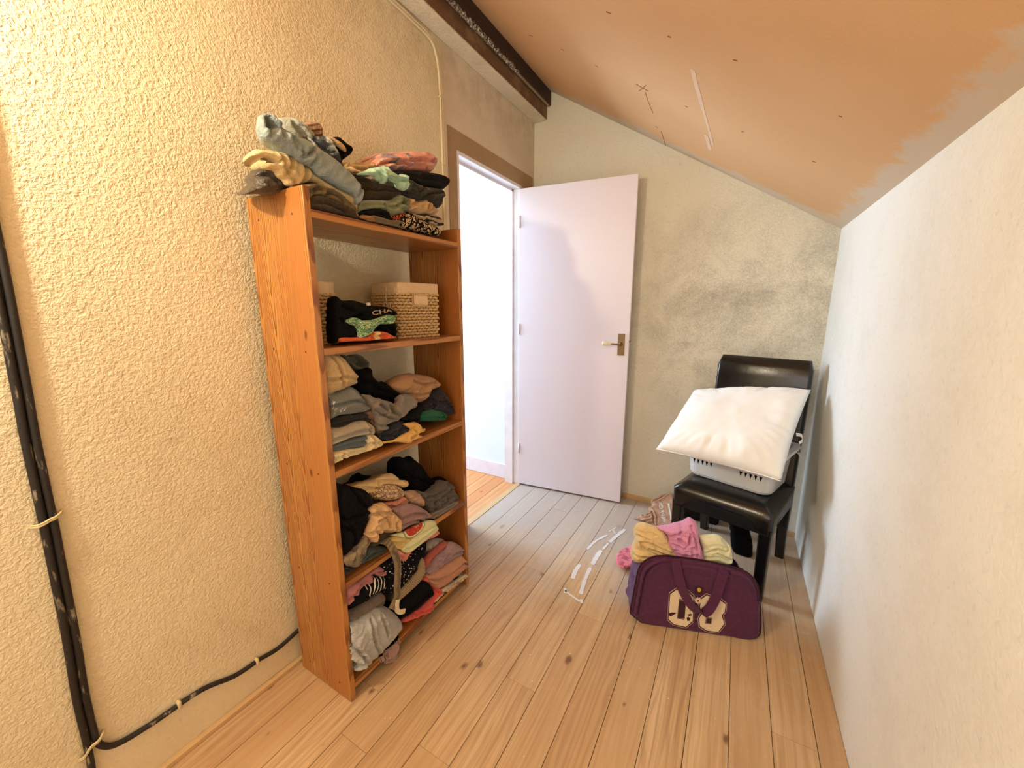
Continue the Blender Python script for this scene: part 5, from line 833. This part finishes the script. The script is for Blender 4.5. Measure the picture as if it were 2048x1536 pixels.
# ------------------------------------------------------------------ pillow
def pillow():
    BL, BR, TR, TL = [Vector(p) for p in [(-0.3055,2.0200,0.5875),(0.2205,1.9000,0.5819),(0.3289,2.2700,0.9214),(-0.1823,2.4000,0.8416)]]
    n = 44; bm = bmesh.new(); side = []
    nrm = ((BR-BL).cross(TL-BL)).normalized()
    if nrm.y > 0: nrm = -nrm
    for s in (1, -1):
        g = []
        for j in range(n+1):
            row = []
            for i in range(n+1):
                u, v = i/n, j/n
                pin = lambda t: 4*t*(1-t)
                uu = u + .018*math.sin((u-.5)*PI)*-1*pin(v)*.9; vv = v - .022*math.sin((v-.5)*PI)*pin(u)
                p = BL*(1-uu)*(1-vv) + BR*uu*(1-vv) + TR*uu*vv + TL*(1-uu)*vv
                a, b = 2*u-1, 2*v-1; t = (max(0, 1-abs(a)**2.6)*max(0, 1-abs(b)**2.6))**.5
                ed = max(abs(a), abs(b)); q = Vector((a*2.2, b*2.2, 0))
                wr = (1-abs(noise.noise(Vector((math.atan2(b, a)*5.5, ed*1.2, s*3))))*2)*.010*math.exp(-((ed-.80)/.17)**2) + noise.noise(q)*.008 + noise.noise(q*3)*.003
                h = .105*t*(.92 + .25*noise.noise(Vector((u*2, v*2, 4)))) + wr*min(1, t*2)
                if s < 0: h *= .72
                row.append(bm.verts.new(p + nrm*h*s))
            g.append(row)
        side.append(g)
        for j in range(n):
            for i in range(n): bm.faces.new((g[j][i], g[j][i+1], g[j+1][i+1], g[j+1][i]))
    bmesh.ops.remove_doubles(bm, verts=bm.verts, dist=.0004)
    m = N('white_cotton'); v = m.coord('Object'); mt = m.done(m.mix(m.noise(v, 9, 3), lin((244, 243, 241)), lin((250, 250, 249))), .85, m.bump(m.noise(v, 40, 4), .12, .004), Sheen_Weight=.2)
    o = tag(obj('pillow', bm, mt, None, True), 'plump white pillow leaning on the laundry basket against the chair back', 'pillow')
    bm = bmesh.new(); e = [BL, BR, TR, TL]
    tube(bm, catmull([BL.lerp(BR, t) + nrm*.0 + (TL-BL)*(.028*4*t*(1-t)) for t in [i/10 for i in range(11)]], 3), .0028, 6); obj('piping', bm, mt, o, True)
    c = TR.lerp(BR, .52); d = (BR-TR).normalized(); out = (TR-TL).normalized()
    bm = bmesh.new(); ribbon(bm, catmull([c, c + out*.02 + d*.004, c + out*.028 + d*.03, c + out*.02 + d*.045], 4), nrm, .02, .001); obj('care_label', bm, plain('label_white', (240, 240, 240), .8), o)
pillow()
# ------------------------------------------------------------------ purple bag and what lies in it
BF = fr3(Vector((-0.021, 1.5605, 0.0)), 0.3350, .10)
BMW = Matrix(((BF[0][0], BF[1][0], BF[2][0], BF[3][0]), (BF[0][1], BF[1][1], BF[2][1], BF[3][1]), (BF[0][2], BF[1][2], BF[2][2], BF[3][2]), (0, 0, 0, 1)))
bag = thing('travel_bag', 'purple travel bag with white numerals and folded yellow towels, standing before the chair', 'bag'); bag.matrix_world = BMW
OUT = [(-0.2647, 0.0459), (-0.2576, 0.1077), (-0.2502, 0.169), (-0.2389, 0.2382), (-0.2085, 0.2795), (-0.1598, 0.3001), (-0.0759, 0.3038), (0.0271, 0.2993), (0.1117, 0.2871), (0.1723, 0.2685), (0.2065, 0.224), (0.2193, 0.1689), (0.2317, 0.0405), (0.2138, 0.0046), (0.1815, -0.0086), (0.1106, -0.0035), (0.0112, -0.0032), (-0.0942, -0.0011), (-0.2021, -0.0013), (-0.2281, 0.01), (-0.2584, 0.0306)]
M_PUR = fabric((82, 42, 70)); M_PUR2 = fabric((88, 58, 100)); M_PURD = fabric((50, 22, 36))
ID = (Vector((1, 0, 0)), Vector((0, 1, 0)), Vector((0, 0, 1)), Vector((0, 0, 0)))
garment('front_panel', ID, OUT, .03, M_PUR, .016, .0012, creases=[[(a*.9 + .0, b*.92 + .008) for a, b in OUT[:9]], [(a*.965, b*.968 + .004) for a, b in OUT[:12]]], slope=(0, 0), parent=bag, seed=3)
bm = bmesh.new(); P = catmull([(a*1.005, b*1.005, -.014) for a, b in OUT], 4, True); tube(bm, P + P[:1], .0045, 8, False); obj('piping', bm, M_PURD, bag, True)
# gusset and back: slumped nylon, open along the top
O3 = [Vector((p.x, p.y, 0)) for p in catmull([(a, b, 0) for a, b in OUT], 4, True)]
vt = max(p.y for p in O3); bm = bmesh.new(); R = []
for k in range(15):
    t = k/14; R.append([])
    for p in O3:
        side = abs(p.x)/.24; sag = math.sin(t*PI)
        q = Vector((p.x*(1 - .03*t + .05*sag*(.3 + noise.noise(Vector((p.y*22, t*4, 2)))*1.2)), p.y*(1 - .10*t) - .02*sag*max(0, p.y/vt - .4) + (.10*math.sin(t*PI))*0, -.022 - .20*t))
        q += Vector((noise.noise(Vector((q.y*30, t*7, 5))), noise.noise(Vector((q.x*25, t*7, 9)))*.7, 0))*.012*sag
        q.y = max(q.y, .002 + .0)
        R[-1].append(bm.verts.new(q))
n = len(O3)
topi = [p.y > vt*.80 for p in O3]
for a, b in zip(R, R[1:]):
    for k in range(n):
        if topi[k] and topi[(k+1) % n]: continue
        bm.faces.new((a[k], a[(k+1) % n], b[(k+1) % n], b[k]))
bm.faces.new(R[-1])
obj('gusset', bm, M_PUR2, bag, True)
hd = [(-0.1056, 0.3059), (-0.0981, 0.2641), (-0.0786, 0.1964), (-0.0512, 0.1433), (-0.0251, 0.1118), (0.0032, 0.1014), (0.028, 0.1177), (0.0504, 0.1696), (0.0637, 0.2274), (0.0768, 0.2846)]
bm = bmesh.new(); P = catmull([(a, b, .007 + .012*math.sin(PI*i/(len(hd)-1))) for i, (a, b) in enumerate(hd)], 7)
def hw(t):
    return Vector((1, 0, 0)) if t < .02 else Vector((math.cos((t-.5)*2.4), -math.sin(-(t-.5)*2.0), .25*math.sin(t*PI)))
ribbon(bm, P, hw, .036, .0035); obj('handle', bm, M_PUR, bag, True)
M_NUM = plain('cream_print', (226, 206, 176), .8); M_NUMD = plain('dark_purple_print', (58, 22, 34), .8); M_NUML = plain('pale_outline', (206, 176, 168), .8)
def plate(nm, poly, z, mt, grow=0, par=None):
    c = Vector((sum(p[0] for p in poly)/len(poly), sum(p[1] for p in poly)/len(poly))); P = []
    for a, b in poly:
        d = Vector((a, b)) - c; P.append(tuple(c + d*(1 + grow/d.length)))
    bm = bmesh.new(); prism(bm, P, z-.0015, z); return obj(nm, bm, mt, par or bag)
def numeral(outer, holes):
    o = plate('numeral', outer, .0035, M_NUM); plate('outline', outer, .0025, M_NUMD, .0052, o); plate('outline', outer, .0020, M_NUML, .0074, o)
    for h in holes: plate('counter', h, .0042, M_NUMD, .0015, o); plate('outline', h, .0048, M_NUML, -.0015, o); plate('counter', h, .0053, M_NUMD, -.003, o)
numeral([(-0.1166, 0.1518), (-0.0932, 0.1748), (-0.0512, 0.1728), (-0.0275, 0.1526), (-0.025, 0.0506), (-0.0495, 0.0209), (-0.0957, 0.0256), (-0.118, 0.0441)], [[(-0.0817, 0.137), (-0.0553, 0.1349), (-0.0566, 0.0536), (-0.0848, 0.0532)]]); numeral([(0.0022, 0.1471), (0.0216, 0.1674), (0.0698, 0.1568), (0.0929, 0.1389), (0.0916, 0.1077), (0.0815, 0.0906), (0.0931, 0.0572), (0.0735, 0.0188), (0.0307, 0.0178), (0.0038, 0.0333), (-0.0006, 0.0662), (0.0098, 0.0894), (-0.001, 0.1134)], [[(0.0303, 0.1356), (0.0544, 0.1332), (0.0535, 0.1039), (0.0294, 0.1054)], [(0.0255, 0.0742), (0.0461, 0.0742), (0.0442, 0.0495), (0.023, 0.0482)]])
fc = (-0.0106, 0.1413); bm = bmesh.new()
P = [(fc[0] + (.0125 + .0028*math.cos(11*a))*math.cos(a), fc[1] + (.0125 + .0028*math.cos(11*a))*math.sin(a)) for a in [2*PI*i/66 for i in range(66)]]
prism(bm, P, .003, .0065); fo = obj('printed_flower', bm, M_NUM, bag)
bm = bmesh.new(); prism(bm, [(fc[0]+.0042*math.cos(a), fc[1]+.0042*math.sin(a)) for a in [2*PI*i/12 for i in range(12)]], .006, .0072); obj('flower_centre', bm, plain('red_brown_print', (140, 60, 50), .8), fo)
tg = plate('badge', [(-0.0243, 0.1991), (0.0073, 0.1996), (0.0071, 0.1685), (-0.0232, 0.1681)], .004, M_NUMD); plate('badge_print', [(-0.0159, 0.1913), (-0.0094, 0.1969), (-0.0022, 0.1921), (-0.0027, 0.1827), (-0.0082, 0.1768), (-0.0143, 0.1818)], .0052, plain('yellow_print', (206, 170, 50), .8), 0, tg)
for leafp in ([(-0.1193, 0.0687), (-0.1055, 0.076), (-0.0896, 0.0764), (-0.1013, 0.0647), (-0.1133, 0.0568)], [(-0.0473, 0.0749), (-0.0355, 0.0806), (-0.0283, 0.0778), (-0.0384, 0.0703)], [(-0.049, 0.0607), (-0.0423, 0.0657), (-0.035, 0.0609), (-0.0372, 0.0507), (-0.0459, 0.0493)]): plate('printed_leaf', leafp, .0050, M_NUMD)
def bagthing(nm, poly, n, dep, mt, cre, lab, cat, seed, r=.025, wr=.005, kind='fold'):
    o = garment(nm, (BF[0], BF[1], BF[2], BF[3] + BF[2]*n), poly, dep, mt, r, wr, kind, cre, slope=(0, -.5), seed=seed); return tag(o, lab, cat, 'clothes in the purple bag')
M_YEL = fabric((240, 186, 136)); M_YEL2 = fabric((244, 210, 174))
bagthing('yellow_towel', [(-0.2535, 0.3735), (-0.2511, 0.4018), (-0.2222, 0.4129), (-0.1962, 0.4057), (-0.1556, 0.3941), (-0.1329, 0.3747), (-0.1088, 0.3298), (-0.0853, 0.2927), (-0.084, 0.2689), (-0.1479, 0.2448), (-0.2432, 0.2328), (-0.262, 0.2754), (-0.2581, 0.3124), (-0.2487, 0.3498)], -.05, .13, M_YEL, [[(-0.1, 0.2989), (-0.1514, 0.3128), (-0.2, 0.3352), (-0.2296, 0.3379), (-0.2306, 0.3196), (-0.2019, 0.2988), (-0.1497, 0.2809)], [(-0.2025, 0.3108), (-0.1506, 0.2968), (-0.0993, 0.287)], [(-0.2487, 0.3498), (-0.238, 0.3591), (-0.2006, 0.3472)], [(-0.2563, 0.272), (-0.2079, 0.2697), (-0.1493, 0.2729)]], 'yellow folded towel at the left in the open purple bag', 'towel', 71)
bagthing('pink_blouse', [(-0.1718, 0.4001), (-0.1294, 0.4145), (-0.0945, 0.428), (-0.0634, 0.441), (-0.0466, 0.4552), (-0.0251, 0.445), (-0.0116, 0.4232), (-0.0043, 0.389), (0.0012, 0.3546), (0.0161, 0.3094), (0.0185, 0.2704), (-0.078, 0.2582), (-0.1015, 0.2951), (-0.121, 0.3246), (-0.1229, 0.36), (-0.1346, 0.3785)], -.042, .10, fabric((206, 142, 180)), [[(-0.0415, 0.4278), (-0.0289, 0.3902), (-0.0157, 0.3448), (-0.0094, 0.2984)], [(-0.1235, 0.3718), (-0.0993, 0.3863), (-0.0787, 0.4004)], [(-0.104, 0.3424), (-0.068, 0.3347), (-0.048, 0.3567), (-0.0435, 0.4003)], [(-0.0806, 0.3056), (-0.0379, 0.3028), (-0.0136, 0.3097)], [(-0.0916, 0.3754), (-0.0618, 0.3512)]], 'pink crumpled blouse between the two yellow towels in the purple bag', 'blouse', 72, .03, .008, 'crumple')
bagthing('cream_towel', [(-0.0017, 0.375), (0.0241, 0.3819), (0.0619, 0.39), (0.0866, 0.3811), (0.1086, 0.3602), (0.1234, 0.3425), (0.1333, 0.2969), (0.1249, 0.2685), (0.0248, 0.2558), (0.0172, 0.3221)], -.055, .13, M_YEL2, [[(0.0284, 0.3116), (0.0653, 0.3357), (0.1003, 0.3281), (0.1093, 0.3487), (0.0871, 0.3733)], [(0.0289, 0.3038), (0.0699, 0.3166), (0.1231, 0.2957)], [(0.026, 0.2936), (0.0707, 0.3049), (0.1131, 0.2905)]], 'pale cream yellow folded towel at the right in the open purple bag', 'towel', 73)
